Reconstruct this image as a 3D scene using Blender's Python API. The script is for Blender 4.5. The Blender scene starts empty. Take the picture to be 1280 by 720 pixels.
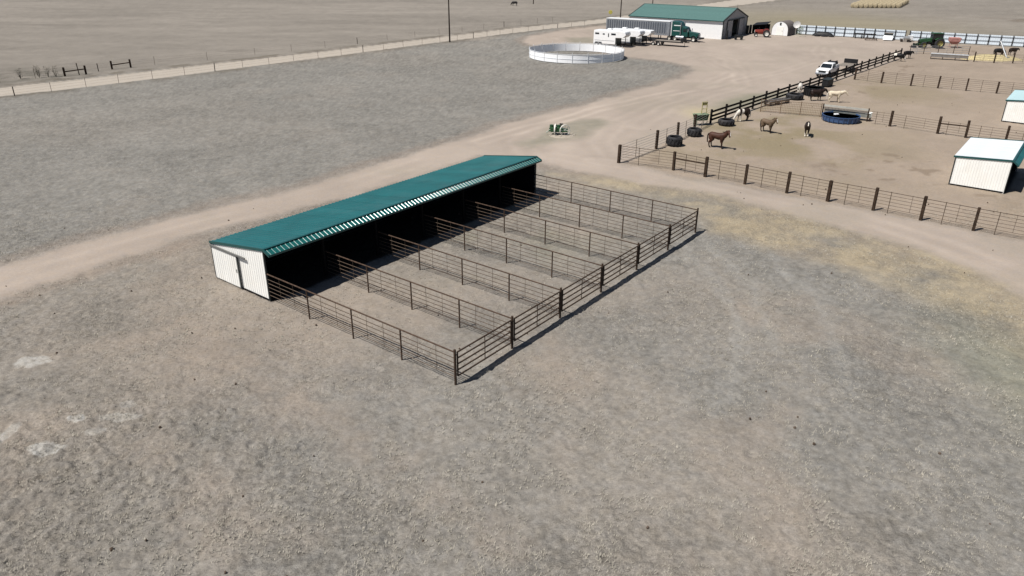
import bpy, bmesh, math, random
import numpy as np
from mathutils import Vector, Matrix, Quaternion
from math import sin, cos, pi, radians, sqrt, atan2

# ------------------------------------------------------------------ camera, sky, sun, exposure
scene = bpy.context.scene
col = scene.collection
CAM_H, PITCH, ROLL, FPX = 18.411, 0.4343, -0.006, 918.96
cd = bpy.data.cameras.new('camera'); cam = bpy.data.objects.new('camera', cd); col.objects.link(cam)
cd.sensor_width = 36.0; cd.lens = FPX / 1280 * 36.0; cd.clip_start = 0.5; cd.clip_end = 4000
fwd = Vector((0, cos(PITCH), -sin(PITCH))); right = Vector((1, 0, 0)); down = fwd.cross(right)
r2 = right * cos(ROLL) + down * sin(ROLL); d2 = -right * sin(ROLL) + down * cos(ROLL)
m3 = Matrix((r2, -d2, -fwd)).transposed()
cam.matrix_world = Matrix.Translation((0, 0, CAM_H)) @ m3.to_4x4()
scene.camera = cam

SUN = Vector((0.53, 0.27, -1.0))            # direction the light travels
world = bpy.data.worlds.new('World'); scene.world = world; world.use_nodes = True
nt = world.node_tree
sky = nt.nodes.new('ShaderNodeTexSky'); sky.sky_type = 'NISHITA'; sky.sun_disc = False
sky.sun_elevation = radians(60); sky.sun_rotation = atan2(-SUN.x, -SUN.y); sky.altitude = 1500
bg = nt.nodes['Background']; bg.inputs['Strength'].default_value = 0.05
nt.links.new(sky.outputs[0], bg.inputs['Color'])
sl = bpy.data.lights.new('sun', 'SUN'); sl.energy = 5.0; sl.angle = radians(0.53); sl.color = (1.0, 0.965, 0.91)
so = bpy.data.objects.new('sun', sl); col.objects.link(so)
so.rotation_euler = SUN.to_track_quat('-Z', 'Y').to_euler(); so.location = (-40, -20, 80)
scene.view_settings.view_transform = 'Standard'; scene.view_settings.look = 'None'
scene.view_settings.exposure = 0.38; scene.view_settings.gamma = 1.0
scene.view_settings.use_curve_mapping = False

rng = random.Random(7)

# ------------------------------------------------------------------ materials
MATS = {}
def mat(name, color, rough=0.7, metal=0.0, var=0.15, scale=3.0, spec=0.3, bump=0.0, dirt=None, stretch=None, world=False):
    """principled paint / wood / metal with procedural variation and optional dust"""
    if name in MATS: return MATS[name]
    m = bpy.data.materials.new(name); m.use_nodes = True; n = m.node_tree; b = n.nodes['Principled BSDF']
    tc = n.nodes.new('ShaderNodeTexCoord'); src = tc.outputs['Object']
    if world:
        gp = n.nodes.new('ShaderNodeNewGeometry'); src = gp.outputs['Position']
    wsrc = src
    if stretch:
        mp = n.nodes.new('ShaderNodeMapping'); mp.inputs['Scale'].default_value = stretch
        n.links.new(src, mp.inputs[0]); src = mp.outputs[0]
    nz = n.nodes.new('ShaderNodeTexNoise'); nz.inputs['Scale'].default_value = scale; nz.inputs['Detail'].default_value = 6
    n.links.new(src, nz.inputs['Vector'])
    rp = n.nodes.new('ShaderNodeValToRGB'); rp.color_ramp.elements[0].position = 0.3; rp.color_ramp.elements[1].position = 0.7
    c = color
    rp.color_ramp.elements[0].color = (c[0] * (1 - var), c[1] * (1 - var), c[2] * (1 - var), 1)
    rp.color_ramp.elements[1].color = (min(1, c[0] * (1 + var)), min(1, c[1] * (1 + var)), min(1, c[2] * (1 + var)), 1)
    n.links.new(nz.outputs[0], rp.inputs[0]); out = rp.outputs[0]
    if dirt:
        nz2 = n.nodes.new('ShaderNodeTexNoise'); nz2.inputs['Scale'].default_value = scale * 0.45; nz2.inputs['Detail'].default_value = 8
        nz2.inputs['Roughness'].default_value = 0.7
        n.links.new(wsrc, nz2.inputs['Vector'])
        r2_ = n.nodes.new('ShaderNodeValToRGB'); r2_.color_ramp.elements[0].position = 0.5; r2_.color_ramp.elements[1].position = 0.75
        r2_.color_ramp.elements[1].color = (dirt[3],) * 3 + (1,)
        mx = n.nodes.new('ShaderNodeMix'); mx.data_type = 'RGBA'
        n.links.new(nz2.outputs[0], r2_.inputs[0]); n.links.new(r2_.outputs[0], mx.inputs[0])
        n.links.new(out, mx.inputs[6]); mx.inputs[7].default_value = (dirt[0], dirt[1], dirt[2], 1); out = mx.outputs[2]
    if world:                                     # neighbouring sheets fade a little differently
        oi = n.nodes.new('ShaderNodeObjectInfo'); mr_ = n.nodes.new('ShaderNodeMapRange'); mr_.inputs[3].default_value = .90; mr_.inputs[4].default_value = 1.10
        n.links.new(oi.outputs['Random'], mr_.inputs[0]); vm = n.nodes.new('ShaderNodeVectorMath'); vm.operation = 'SCALE'
        n.links.new(out, vm.inputs[0]); n.links.new(mr_.outputs[0], vm.inputs['Scale']); out = vm.outputs[0]
    n.links.new(out, b.inputs['Base Color'])
    b.inputs['Roughness'].default_value = rough; b.inputs['Metallic'].default_value = metal
    b.inputs['Specular IOR Level'].default_value = spec
    if bump:
        bp = n.nodes.new('ShaderNodeBump'); bp.inputs['Strength'].default_value = bump; bp.inputs['Distance'].default_value = 0.02
        n.links.new(nz.outputs[0], bp.inputs['Height']); n.links.new(bp.outputs[0], b.inputs['Normal'])
    MATS[name] = m
    return m

DUST = (0.30, 0.25, 0.20)
M_teal = mat('teal_metal', (0.009, 0.088, 0.092), 0.38, 0.0, 0.10, 0.7, 0.5, dirt=(0.045, 0.105, 0.11, 0.45), world=True)
M_tealtrim = mat('teal_trim', (0.008, 0.060, 0.060), 0.4, 0, 0.1, 2, 0.5)
M_barnroof = mat('barn_roof_sky_green', (0.085, 0.165, 0.150), 0.5, 0, 0.08, 0.5, 0.5, dirt=(0.13, 0.18, 0.17, 0.5))  # sky reflection on the slope is put into this paler green
M_white = mat('white_metal', (0.80, 0.79, 0.755), 0.5, 0, 0.04, 1.2, 0.4, dirt=(0.66, 0.61, 0.53, 0.35))
M_whitepaint = mat('white_paint', (0.78, 0.78, 0.78), 0.3, 0, 0.03, 1.5, 0.5, dirt=(0.6, 0.56, 0.5, 0.2))
M_inshade = mat('shed_inside_shade', (0.007, 0.0065, 0.009), 0.85, 0, 0.25, 2, 0.1)  # near-black: the deep shade of the interior is put into the colour
M_shadewood = mat('inside_wood_shaded', (0.008, 0.007, 0.007), 0.9, 0, 0.3, 3, 0.05)  # wood darkened to near-black so posts and header carry the interior shade
M_darktrim = mat('dark_trim', (0.025, 0.030, 0.030), 0.55, 0, 0.2, 3, 0.3)
M_track = mat('door_track', (0.13, 0.13, 0.125), 0.6, 0.1, 0.2, 3)
M_rust = mat('rust_pipe', (0.068, 0.044, 0.031), 0.8, 0.1, 0.4, 6, 0.2, dirt=(0.10, 0.058, 0.036, 0.7))
M_rustdark = mat('dark_pipe', (0.052, 0.033, 0.022), 0.75, 0.1, 0.35, 5, 0.25)
M_rod = mat('grey_rod', (0.088, 0.064, 0.047), 0.75, 0.2, 0.3, 5, 0.2)
M_tie = mat('railroad_tie', (0.040, 0.026, 0.018), 0.9, 0, 0.5, 5, 0.1, 0.6, dirt=(0.06, 0.046, 0.036, 0.5))
M_board = mat('dark_board', (0.012, 0.0095, 0.0085), 0.8, 0, 0.45, 3, 0.15, 0.3)
M_greywood = mat('grey_wood', (0.20, 0.175, 0.15), 0.9, 0, 0.4, 3, 0.1, 0.4)
M_brownpanel = mat('brown_panel', (0.17, 0.115, 0.075), 0.85, 0.1, 0.35, 4, 0.15)
M_galv = mat('galvanised', (0.42, 0.43, 0.44), 0.45, 0.7, 0.15, 3, 0.5)
M_silver = mat('aluminium', (0.36, 0.38, 0.41), 0.42, 0.75, 0.12, 2, 0.5)
M_slot = mat('slot_dark', (0.085, 0.095, 0.115), 0.8, 0, 0.2, 3, 0.1)
M_rubber = mat('black_rubber', (0.022, 0.022, 0.025), 0.75, 0, 0.3, 4, 0.3, 0.2, dirt=(0.09, 0.08, 0.07, 0.5))
M_black = mat('black_plastic', (0.012, 0.012, 0.013), 0.6, 0, 0.3, 4, 0.3)
M_glass = mat('dark_glass', (0.012, 0.016, 0.02), 0.12, 0, 0.1, 2, 0.6)
M_green = mat('truck_green', (0.007, 0.055, 0.048), 0.3, 0, 0.1, 2, 0.6)
M_jd = mat('tractor_green', (0.020, 0.066, 0.026), 0.4, 0, 0.15, 3, 0.5)
M_yellow = mat('faded_yellow', (0.30, 0.27, 0.10), 0.7, 0, 0.25, 3, 0.3)
M_sign = mat('sign_yellow', (0.50, 0.44, 0.10), 0.6, 0, 0.05, 2, 0.3)
M_red = mat('tractor_red', (0.27, 0.036, 0.022), 0.45, 0, 0.2, 3, 0.5, dirt=(0.30, 0.16, 0.10, 0.5))
M_pinkred = mat('sun_bleached_red', (0.40, 0.19, 0.165), 0.8, 0, 0.2, 3, 0.3)
M_rim = mat('rim_white', (0.70, 0.68, 0.62), 0.5, 0, 0.1, 3, 0.4)
M_blue = mat('tank_blue', (0.038, 0.078, 0.175), 0.45, 0, 0.15, 3, 0.5)
M_water = mat('tank_water', (0.040, 0.080, 0.155), 0.12, 0, 0.05, 1, 0.5)
M_wind = mat('windbreak_sheet', (0.66, 0.725, 0.785), 0.5, 0.0, 0.06, 1.2, 0.4, dirt=(0.52, 0.53, 0.53, 0.4))
M_shingle = mat('shingle', (0.135, 0.118, 0.112), 0.9, 0, 0.3, 5, 0.1, 0.3)
M_gableshade = mat('gable_shade_grey', (0.30, 0.295, 0.30), 0.6, 0.1, 0.1, 1.2, 0.3)  # barn gables and doors: the shade on that end is put into the grey
M_stone = mat('pale_stone', (0.34, 0.31, 0.26), 0.9, 0, 0.25, 5, 0.1, 0.4)
M_hay = mat('hay', (0.40, 0.335, 0.19), 0.95, 0, 0.4, 6, 0.05, 0.6)
M_hayold = mat('hay_bale', (0.36, 0.30, 0.20), 0.95, 0, 0.3, 3, 0.05, 0.6, dirt=(0.22, 0.18, 0.13, 0.6))
M_pole = mat('pole_wood', (0.035, 0.027, 0.022), 0.9, 0, 0.3, 3, 0.1)
M_grassdry = mat('dry_grass', (0.37, 0.34, 0.285), 0.95, 0, 0.25, 1.5, 0.05)
M_leaf = mat('shrub_leaf', (0.075, 0.105, 0.030), 0.8, 0, 0.4, 3, 0.1)
M_twig = mat('weed_stalk', (0.15, 0.135, 0.11), 0.9, 0, 0.3, 3, 0.05)
M_clod = mat('clod', (0.10, 0.075, 0.058), 0.95, 0, 0.4, 5, 0.05)
M_bay = mat('coat_bay', (0.046, 0.0160, 0.0082), 0.65, 0, 0.3, 3, 0.3)
M_bayd = mat('coat_dark_bay', (0.018, 0.0092, 0.0062), 0.55, 0, 0.3, 3, 0.3)
M_buck = mat('coat_buckskin', (0.105, 0.070, 0.044), 0.6, 0, 0.25, 3, 0.3)
M_cream = mat('coat_cream', (0.56, 0.48, 0.36), 0.6, 0, 0.12, 3, 0.3)
M_greyh = mat('coat_white', (0.54, 0.50, 0.45), 0.6, 0, 0.15, 3, 0.3)
M_blackh = mat('coat_black', (0.006, 0.0055, 0.0055), 0.6, 0, 0.3, 3, 0.3)
M_whiteh = mat('hair_white', (0.62, 0.57, 0.50), 0.7, 0, 0.1, 3, 0.2)

# ------------------------------------------------------------------ mesh helpers
class MB:
    def __init__(s): s.v = []; s.f = []
    def add(s, vs, fs):
        o = len(s.v); s.v += [tuple(p) for p in vs]; s.f += [tuple(i + o for i in q) for q in fs]; return s
    def box(s, c, d, rz=0.0, ry=0.0, rx=0.0):
        R = Matrix.Rotation(rz, 3, 'Z') @ Matrix.Rotation(ry, 3, 'Y') @ Matrix.Rotation(rx, 3, 'X'); c = Vector(c)
        vs = [c + R @ Vector((x * d[0] / 2, y * d[1] / 2, z * d[2] / 2)) for x in (-1, 1) for y in (-1, 1) for z in (-1, 1)]
        return s.add(vs, [(0, 1, 3, 2), (4, 6, 7, 5), (0, 4, 5, 1), (2, 3, 7, 6), (0, 2, 6, 4), (1, 5, 7, 3)])
    def tube(s, p, q, r, n=8, r1=None):
        p = Vector(p); q = Vector(q); r1 = r if r1 is None else r1
        d = (q - p).normalized(); a = d.orthogonal().normalized(); b = d.cross(a)
        vs = [p + (a * cos(2 * pi * i / n) + b * sin(2 * pi * i / n)) * r for i in range(n)] + \
             [q + (a * cos(2 * pi * i / n) + b * sin(2 * pi * i / n)) * r1 for i in range(n)]
        fs = [(i, (i + 1) % n, n + (i + 1) % n, n + i) for i in range(n)] + [tuple(range(n - 1, -1, -1)), tuple(range(n, 2 * n))]
        return s.add(vs, fs)
    def prism(s, poly, a, b, plane='xz'):
        n = len(poly)
        mk = {'xz': lambda p, t: (p[0], t, p[1]), 'yz': lambda p, t: (t, p[0], p[1]), 'xy': lambda p, t: (p[0], p[1], t)}[plane]
        vs = [mk(p, a) for p in poly] + [mk(p, b) for p in poly]
        fs = [(i, (i + 1) % n, n + (i + 1) % n, n + i) for i in range(n)] + [tuple(range(n - 1, -1, -1)), tuple(range(n, 2 * n))]
        return s.add(vs, fs)
    def lathe(s, prof, c=(0, 0, 0), axis='z', n=20, closed=False):
        """prof: (radius, height) pairs; closed joins last to first (a ring such as a tyre)"""
        c = Vector(c); vs = []; k = len(prof)
        for i in range(n):
            t = 2 * pi * i / n
            for r, hh in prof:
                if axis == 'z': p = Vector((r * cos(t), r * sin(t), hh))
                elif axis == 'y': p = Vector((r * cos(t), hh, r * sin(t)))
                else: p = Vector((hh, r * cos(t), r * sin(t)))
                vs.append(c + p)
        fs = []
        for i in range(n):
            j = (i + 1) % n
            for a in range(k if closed else k - 1):
                b = (a + 1) % k
                fs.append((i * k + a, j * k + a, j * k + b, i * k + b))
        if not closed:
            if prof[0][0] > 1e-6: fs.append(tuple(i * k for i in range(n)))
            if prof[-1][0] > 1e-6: fs.append(tuple(i * k + k - 1 for i in range(n)))
        return s.add(vs, fs)
    def loft(s, rings, cap=True):
        n = len(rings[0]); vs = [p for r in rings for p in r]
        fs = [(k * n + i, k * n + (i + 1) % n, (k + 1) * n + (i + 1) % n, (k + 1) * n + i) for k in range(len(rings) - 1) for i in range(n)]
        if cap: fs += [tuple(range(n - 1, -1, -1)), tuple(range((len(rings) - 1) * n, len(rings) * n))]
        return s.add(vs, fs)
    def mesh(s, name, m, smooth=False):
        me = bpy.data.meshes.new(name); me.from_pydata(s.v, [], s.f); me.update()
        b = bmesh.new(); b.from_mesh(me); bmesh.ops.recalc_face_normals(b, faces=b.faces); b.to_mesh(me); b.free()
        me.materials.append(m)
        if smooth:
            me.shade_smooth()
            me.set_sharp_from_angle(angle=radians(40))
        return me
    def build(s, name, m, parent=None, bevel=0.0, smooth=False):
        return link(name, s.mesh(name, m, smooth), parent, bevel)

def link(name, me, parent=None, bevel=0.0, loc=None, rz=None):
    o = bpy.data.objects.new(name, me); col.objects.link(o)
    if parent: o.parent = parent
    if loc is not None: o.location = loc
    if rz is not None: o.rotation_euler.z = rz
    if bevel:
        md = o.modifiers.new('bevel', 'BEVEL'); md.width = bevel; md.segments = 2; md.limit_method = 'ANGLE'; md.angle_limit = radians(35)
    return o

def tag(o, label, cat, group=None):
    o['label'] = label; o['category'] = cat
    if group: o['group'] = group
    return o

def thing(name, label, cat, loc=(0, 0, 0), rz=0.0, group=None, scale=1.0):
    o = bpy.data.objects.new(name, None); col.objects.link(o); o.empty_display_size = 0.2
    o.location = loc; o.rotation_euler.z = rz; o.scale = (scale,) * 3
    return tag(o, label, cat, group)

def copy_tree(o, parent=None, loc=None, rz=None, label=None):
    c = o.copy(); col.objects.link(c); c.parent = parent
    if loc is not None: c.location = loc
    if rz is not None: c.rotation_euler.z = rz
    if label: c['label'] = label
    for ch in list(o.children): copy_tree(ch, c)
    return c

def ribbed(x0, x1, zbot, ztop0, ztop1, pitch, rw, rh, mb=None, plane='xz', y=0.0, sgn=-1):
    """ribbed steel sheet standing in xz at y; ribs stick out towards sgn*y; top edge runs from ztop0 to ztop1"""
    mb = mb or MB(); xs = [(x0, 0)]
    n = max(1, round((x1 - x0) / pitch)); p = (x1 - x0) / n
    for i in range(n):
        c = x0 + (i + 0.5) * p
        xs += [(c - rw, 0), (c - rw * 0.5, rh), (c + rw * 0.5, rh), (c + rw, 0)]
    xs.append((x1, 0))
    zt = lambda x: ztop0 + (ztop1 - ztop0) * (x - x0) / (x1 - x0)
    vs = []; fs = []
    for i, (x, d) in enumerate(xs):
        vs += [(x, y + sgn * d, zbot), (x, y + sgn * d, zt(x))]
        if i: fs.append((2 * i - 2, 2 * i, 2 * i + 1, 2 * i - 1))
    return mb.add(vs, fs)

def ribroof(x0, x1, y0, z0, y1, z1, pitch, rw, rh, tw=.5):
    """ribbed roof sheet: ribs run from (y0,z0) to (y1,z1), sheet spans x0..x1, with a little thickness below"""
    mb = MB(); nrm = Vector((0, -(z1 - z0), (y1 - y0))).normalized()
    if nrm.z < 0: nrm = -nrm
    xs = [(x0, 0)]; n = max(1, round((x1 - x0) / pitch)); p = (x1 - x0) / n
    for i in range(n):
        c = x0 + (i + 0.5) * p
        xs += [(c - rw, 0), (c - rw * tw, rh), (c + rw * tw, rh), (c + rw, 0)]
    xs.append((x1, 0)); vs = []; fs = []
    for i, (x, d) in enumerate(xs):
        vs += [Vector((x, y0, z0)) + nrm * d, Vector((x, y1, z1)) + nrm * d]
        if i: fs.append((2 * i - 2, 2 * i, 2 * i + 1, 2 * i - 1))
    return mb.add(vs, fs)

# grid of the ranch: u runs along the shed, v from the gates back to the shed
YAW = 0.9127
U = Vector((cos(YAW), sin(YAW), 0)); V = Vector((-sin(YAW), cos(YAW), 0))
O = Vector((-2.573, 29.10, 0)); GATE = 4.267; PANEL = 3.556; DC = 4 * PANEL; LEN = 6 * GATE

# ------------------------------------------------------------------ ground sheet
def vnoise(x, y, s, seed):
    x = x / s; y = y / s; xi = np.floor(x).astype(np.int64); yi = np.floor(y).astype(np.int64)
    fx = x - xi; fy = y - yi; fx = fx * fx * (3 - 2 * fx); fy = fy * fy * (3 - 2 * fy)
    def hsh(a, b):
        h = (a * 374761393 + b * 668265263 + seed * 974634777) & 0xFFFFFFFF
        h = ((h ^ (h >> 13)) * 1274126177) & 0xFFFFFFFF
        h = ((h ^ (h >> 16)) * 2246822519) & 0xFFFFFFFF
        return ((h ^ (h >> 15)) & 0xFFFF) / 65535.0
    a = hsh(xi, yi); b = hsh(xi + 1, yi); c = hsh(xi, yi + 1); d = hsh(xi + 1, yi + 1)
    return (a + (b - a) * fx) * (1 - fy) + (c + (d - c) * fx) * fy - 0.5
def fbm(x, y, s, seed, oct=4, g=0.5):
    t = 0; a = 1.0; n = 0
    for k in range(oct):
        t = t + a * vnoise(x + 17.3 * k, y - 9.1 * k, s / 2 ** k, seed + k); n += a; a *= g
    return t / n * 1.6
def sdist(x, y, poly):
    """signed distance to a polygon, positive inside"""
    d = np.full(x.shape, 1e9); ins = np.zeros(x.shape, bool); n = len(poly)
    for i in range(n):
        ax, ay = poly[i]; bx, by = poly[(i + 1) % n]; ex, ey = bx - ax, by - ay
        t = np.clip(((x - ax) * ex + (y - ay) * ey) / (ex * ex + ey * ey + 1e-12), 0, 1)
        d = np.minimum(d, np.hypot(x - ax - t * ex, y - ay - t * ey))
        c = ((ay > y) != (by > y)) & (x < (bx - ax) * (y - ay) / (by - ay + 1e-12) + ax)
        ins ^= c
    return np.where(ins, d, -d)
def ldist(x, y, pts):
    d = np.full(x.shape, 1e9)
    for (ax, ay), (bx, by) in zip(pts[:-1], pts[1:]):
        ex, ey = bx - ax, by - ay
        t = np.clip(((x - ax) * ex + (y - ay) * ey) / (ex * ex + ey * ey), 0, 1)
        d = np.minimum(d, np.hypot(x - ax - t * ex, y - ay - t * ey))
    return d
def sst(a, b, x): t = np.clip((x - a) / (b - a), 0, 1); return t * t * (3 - 2 * t)

P_lawn_edge = [(-50, 16), (-40, 31), (-32.2, 42.3), (-28.6, 47.6), (-23.9, 53.5), (-16.3, 61.5), (-12.4, 67.6), (-5.9, 76.2), (-0.1, 85.2), (12.9, 101.2),
               (26.4, 118.2), (30.0, 125.9), (30.2, 131.4), (27.1, 137.2), (21.3, 142.2), (15.8, 151.5), (7.8, 154.7), (3.4, 159.8), (1.8, 168.4), (3.8, 176.5), (10, 186.5)]
P_near_edge = [(31.5, 22), (30.8, 32.4), (29.7, 38.5), (28.9, 43.8), (26.6, 47.6), (23.6, 51.3), (20.1, 55.2), (17.1, 58.3), (11.0, 61.6), (5.8, 65.5), (3.7, 67.3),
               (-0.1, 69.9), (-3.2, 70.4), (-8.5, 63.1), (-15.5, 55.0), (-22.0, 48.6), (-26.3, 43.2), (-29.5, 38.2), (-37, 27), (-46, 12)]
P_yard = P_lawn_edge + [(21, 200), (32, 207), (45, 196), (60, 190), (68, 183), (84, 174), (92, 169), (75, 146), (72.5, 143.4), (22.9, 85.7), (10, 67.6), (33.4, 49.9), (46, 40), (60, 30)] + P_near_edge
P_corral = [(10, 68), (33.4, 50.1), (60, 29), (125, 150), (106, 160), (92, 168), (75, 146), (72.5, 143.4), (23, 86)]
P_road = [(-90, 80.5), (-68.5, 99.6), (-60.0, 108.0), (-50.7, 119.4), (-35.1, 138.6), (-14.1, 166.1), (1.5, 185.1), (25.6, 211.3), (62.9, 259.1), (100, 306), (200, 430),
          (190, 440), (90, 316), (57.0, 267.5), (23.3, 219.0), (-.5, 193.6), (-16.2, 173.2), (-38.2, 145.0), (-54.9, 126.0), (-64.7, 114.2), (-73.3, 105.0), (-95, 86)]
P_gold = [(3.4, 64.1), (10.4, 58.7), (14.1, 54.2), (14.6, 49.5), (17.2, 46.8), (20.9, 43.4), (23.4, 39.8), (24.9, 35.9), (26.4, 30), (32, 30), (31.0, 38), (30.0, 44), (27.2, 48.6), (24, 52), (18, 58.5), (11, 62.5)]
P_isl = [(-0.1, 75.6), (2.3, 77.8), (4.4, 83.3), (6.9, 86.3), (10.3, 87.7), (11.5, 86.0), (9.2, 81.4), (7.6, 77.9), (4.9, 75.8), (1.9, 73.7)]
P_isl2 = [(24.2, 91.9), (27.2, 98.2), (32.1, 104.1), (39.6, 108.2), (38.6, 103.7), (33.6, 98.4), (27.9, 93.0)]
P_isl3 = [(11.4, 173.6), (17.8, 175.6), (17.4, 161.9), (12.4, 163.1)]

# bare sandy trails worn through the grass (path, width, strength)
TAN_STREAKS = (([(-19.7, 36.5), (-13.3, 31.1), (-8.3, 26.4), (-3.6, 22.3), (0.1, 18.3)], 1.3, .55), ([(2.1, 33.8), (2.9, 27.8), (2.0, 24.3)], 1.1, .5),
               ([(-23.1, 31.8), (-19.5, 32.7), (-16.6, 33.5)], 1.2, .5), ([(-8.9, 18.2), (-11.2, 21.3), (-14.8, 24.1)], 1.2, .45), ([(4.0, 17.5), (8.5, 21.0), (12.0, 27.0)], 1.0, .35))

def build_ground():
    s_in = np.linspace(-0.86, 0.86, 860)
    out = [0.9, 1.0, 1.15, 1.4, 1.8, 2.5, 4, 8]
    s = np.concatenate([-np.array(out[::-1]), s_in, np.array(out)])
    ys = [-300, -120, -60, -30, -12, 0, 6, 10]
    y = 13.0
    while y < 330:
        ys.append(y); dist2 = y * y + 18.4 ** 2; y += max(0.032, dist2 / 18.4 / 735 * 1.0 * 0.9 if y > 60 else dist2 / 18.4 / 735 * 0.95)
    while y < 3000: ys.append(y); y *= 1.12
    ys = np.array(ys)
    NY, NX = len(ys), len(s)
    Y = np.repeat(ys[:, None], NX, 1); X = s[None, :] * (np.maximum(Y, 0) + 14.0)
    x = X.ravel(); y = Y.ravel(); dist = np.hypot(x, y)
    near = 1 - sst(60, 130, dist)
    wx = x + fbm(x, y, 3.0, 5, 3) * 0.9 + fbm(x, y, .6, 6, 2) * .3; wy = y + fbm(x, y, 3.0, 25, 3) * 0.9 + fbm(x, y, .6, 26, 2) * .3
    D = lambda P, soft: sst(-soft, soft, sdist(wx, wy, P))
    yard_sd = sdist(wx, wy, P_yard); yard = sst(-0.9, 0.7, yard_sd)
    corral = D(P_corral, 0.8); road_sd = sdist(x + fbm(x, y, 4, 71, 2) * .35, y + fbm(x, y, 4, 72, 2) * .35, P_road); road = sst(-0.4, 0.35, road_sd)
    gold = D(P_gold, 1.7); isl = np.maximum(D(P_isl, 1.2), D(P_isl3, 1.5)); isl2 = D(P_isl2, 1.5)
    # ---- colour of bare earth and dry grass, by place
    def C(*c): return np.array(c)[None, :]
    big = fbm(x, y, 14, 1, 4)[:, None]; mid = fbm(x, y, 3.2, 2, 4)[:, None]; sm = fbm(x, y, 0.7, 3, 4)[:, None]; str_ = fbm(x * 0.25 + y * .1, y, 1.2, 4, 4)[:, None]
    tiny = fbm(x, y, 0.22, 9, 2)[:, None]
    grass = C(.198, .179, .155) * (1 + .09 * big + .12 * mid + .09 * sm + .34 * tiny)
    # bluish grey cured grama in the lawn and right hand field, redder soil to the left
    blue = np.clip(sst(-0.15, .25, fbm(x, y, 20, 14, 3) + .22 * sst(8, 22, x) + .30 * (D(P_lawn_edge + [(-60, 108), (-110, 60)], 2)) - .10), 0, 1)[:, None]
    grass = grass * (1 - blue) + blue * C(.182, .172, .155) * (1 + .07 * big + .11 * mid + .17 * sm + .36 * tiny)
    red = sst(.12, .42, fbm(x, y, 5, 33, 4))[:, None] * .36
    grass = grass * (1 - red) + red * C(.245, .204, .166) * (1 + .15 * mid + .2 * sm)
    # worn, sandy ground round the near side of the pens and shed door
    worn = np.exp(-((x + 12) ** 2 / 60 + (y - 36) ** 2 / 50)) * .8 + np.exp(-((x - 1) ** 2 / 90 + (y - 40) ** 2 / 60)) * .45 + np.exp(-((x + 16) ** 2 / 20 + (y - 30) ** 2 / 20)) * .35
    for pts, wd_, st in TAN_STREAKS:
        worn = worn + np.exp(-(ldist(wx + 1.2 * fbm(x, y, 4, 151, 3), wy + 1.2 * fbm(x, y, 4, 152, 3), pts) / wd_) ** 2) * st * sst(-.35, .25, fbm(x, y, 2.2, 153, 3))
    worn = np.clip(worn + .35 * mid[:, 0], 0, 1)[:, None]
    grass = grass * (1 - worn) + worn * C(.226, .193, .161) * (1 + .14 * mid + .16 * sm)
    gr = np.exp(-((x + 1) ** 2 / 30 + (y - 50) ** 2 / 40))[:, None] * sst(-.1, .3, fbm(x, y, 4, 81, 3))[:, None] * .6
    grass = grass * (1 - gr) + gr * C(.185, .185, .135)
    lawn = D(P_lawn_edge + [(-60, 108), (-110, 60)], 2)[:, None]
    lawn = lawn * .7
    grass = grass * (1 - lawn) + lawn * C(.174, .165, .149) * (1 + .10 * big + .13 * mid + .18 * sm + .34 * tiny)
    base = grass
    # shade inside the sheds, painted onto their floors as near-black ground
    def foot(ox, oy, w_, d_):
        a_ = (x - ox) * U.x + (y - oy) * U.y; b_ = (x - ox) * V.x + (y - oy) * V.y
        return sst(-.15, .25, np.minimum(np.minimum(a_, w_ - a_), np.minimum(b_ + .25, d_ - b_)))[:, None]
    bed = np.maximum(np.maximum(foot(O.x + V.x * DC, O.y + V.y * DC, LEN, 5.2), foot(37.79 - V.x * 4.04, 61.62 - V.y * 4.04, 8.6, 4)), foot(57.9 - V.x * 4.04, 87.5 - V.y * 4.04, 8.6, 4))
    far = sst(150, 215, y - .55 * x * 0 - 0.0)[:, None]
    farcol = C(.198, .178, .154) * (1 + .20 * fbm(x * .35, y, 14, 41, 4)[:, None] + .16 * fbm(x * .3, y, 4, 43, 3)[:, None] + .12 * fbm(x, y, 1.6, 44, 2)[:, None])
    across = sst(-2, 2, sdist(x, y, [(-300, -60), (-95, 84), (-38, 143), (-1, 190), (60, 268), (190, 438), (200, 1500), (-2000, 1500), (-2000, -60)]))[:, None]
    fieldR = sst(165, 190, y + .45 * x - 40)[:, None] * sst(20, 60, x)[:, None]
    ff = np.clip(np.maximum(across, fieldR), 0, 1)
    ol = np.exp(-((x - 85) ** 2 / 900 + (y - 215) ** 2 / 1500))[:, None]
    farcol = farcol * (1 - ol * .8) + ol * .8 * C(0.210, 0.184, 0.124) * (1 + .15 * fbm(x * .35, y, 9, 45, 3)[:, None])
    burn = np.exp(-((x - 146) ** 2 / 330 + (y - 224) ** 2 / 190))[:, None] * sst(-.15, .25, fbm(x * .5, y, 6, 47, 3))[:, None]
    farcol = farcol * (1 - .75 * burn) + .75 * burn * C(.10, .075, .055)
    base = base * (1 - ff) + ff * farcol
    cor = C(0.252, 0.206, 0.164) * (1 + .10 * big + .13 * mid + .09 * sm)
    og = np.clip(1.3 * np.exp(-((x - 26) ** 2 / 170 + (y - 82) ** 2 / 260)) + .7 * np.exp(-((x - 47) ** 2 / 40 + (y - 56) ** 2 / 30)) + .8 * np.exp(-((x - 52) ** 2 / 120 + (y - 108) ** 2 / 90)), 0, 1)[:, None] * sst(-.25, .25, fbm(x, y, 4, 51, 4))[:, None]
    cor = cor * (1 - .85 * og) + .85 * og * C(0.190, 0.158, 0.100)
    manure = sst(.20, .40, fbm(x, y, 1.5, 55, 3))[:, None] * sst(-.05, .3, fbm(x, y, 11, 56, 2))[:, None]
    cor = cor * (1 - .6 * manure) + .6 * manure * C(.15, .115, .085)
    base = base * (1 - corral[:, None]) + corral[:, None] * cor
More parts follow.
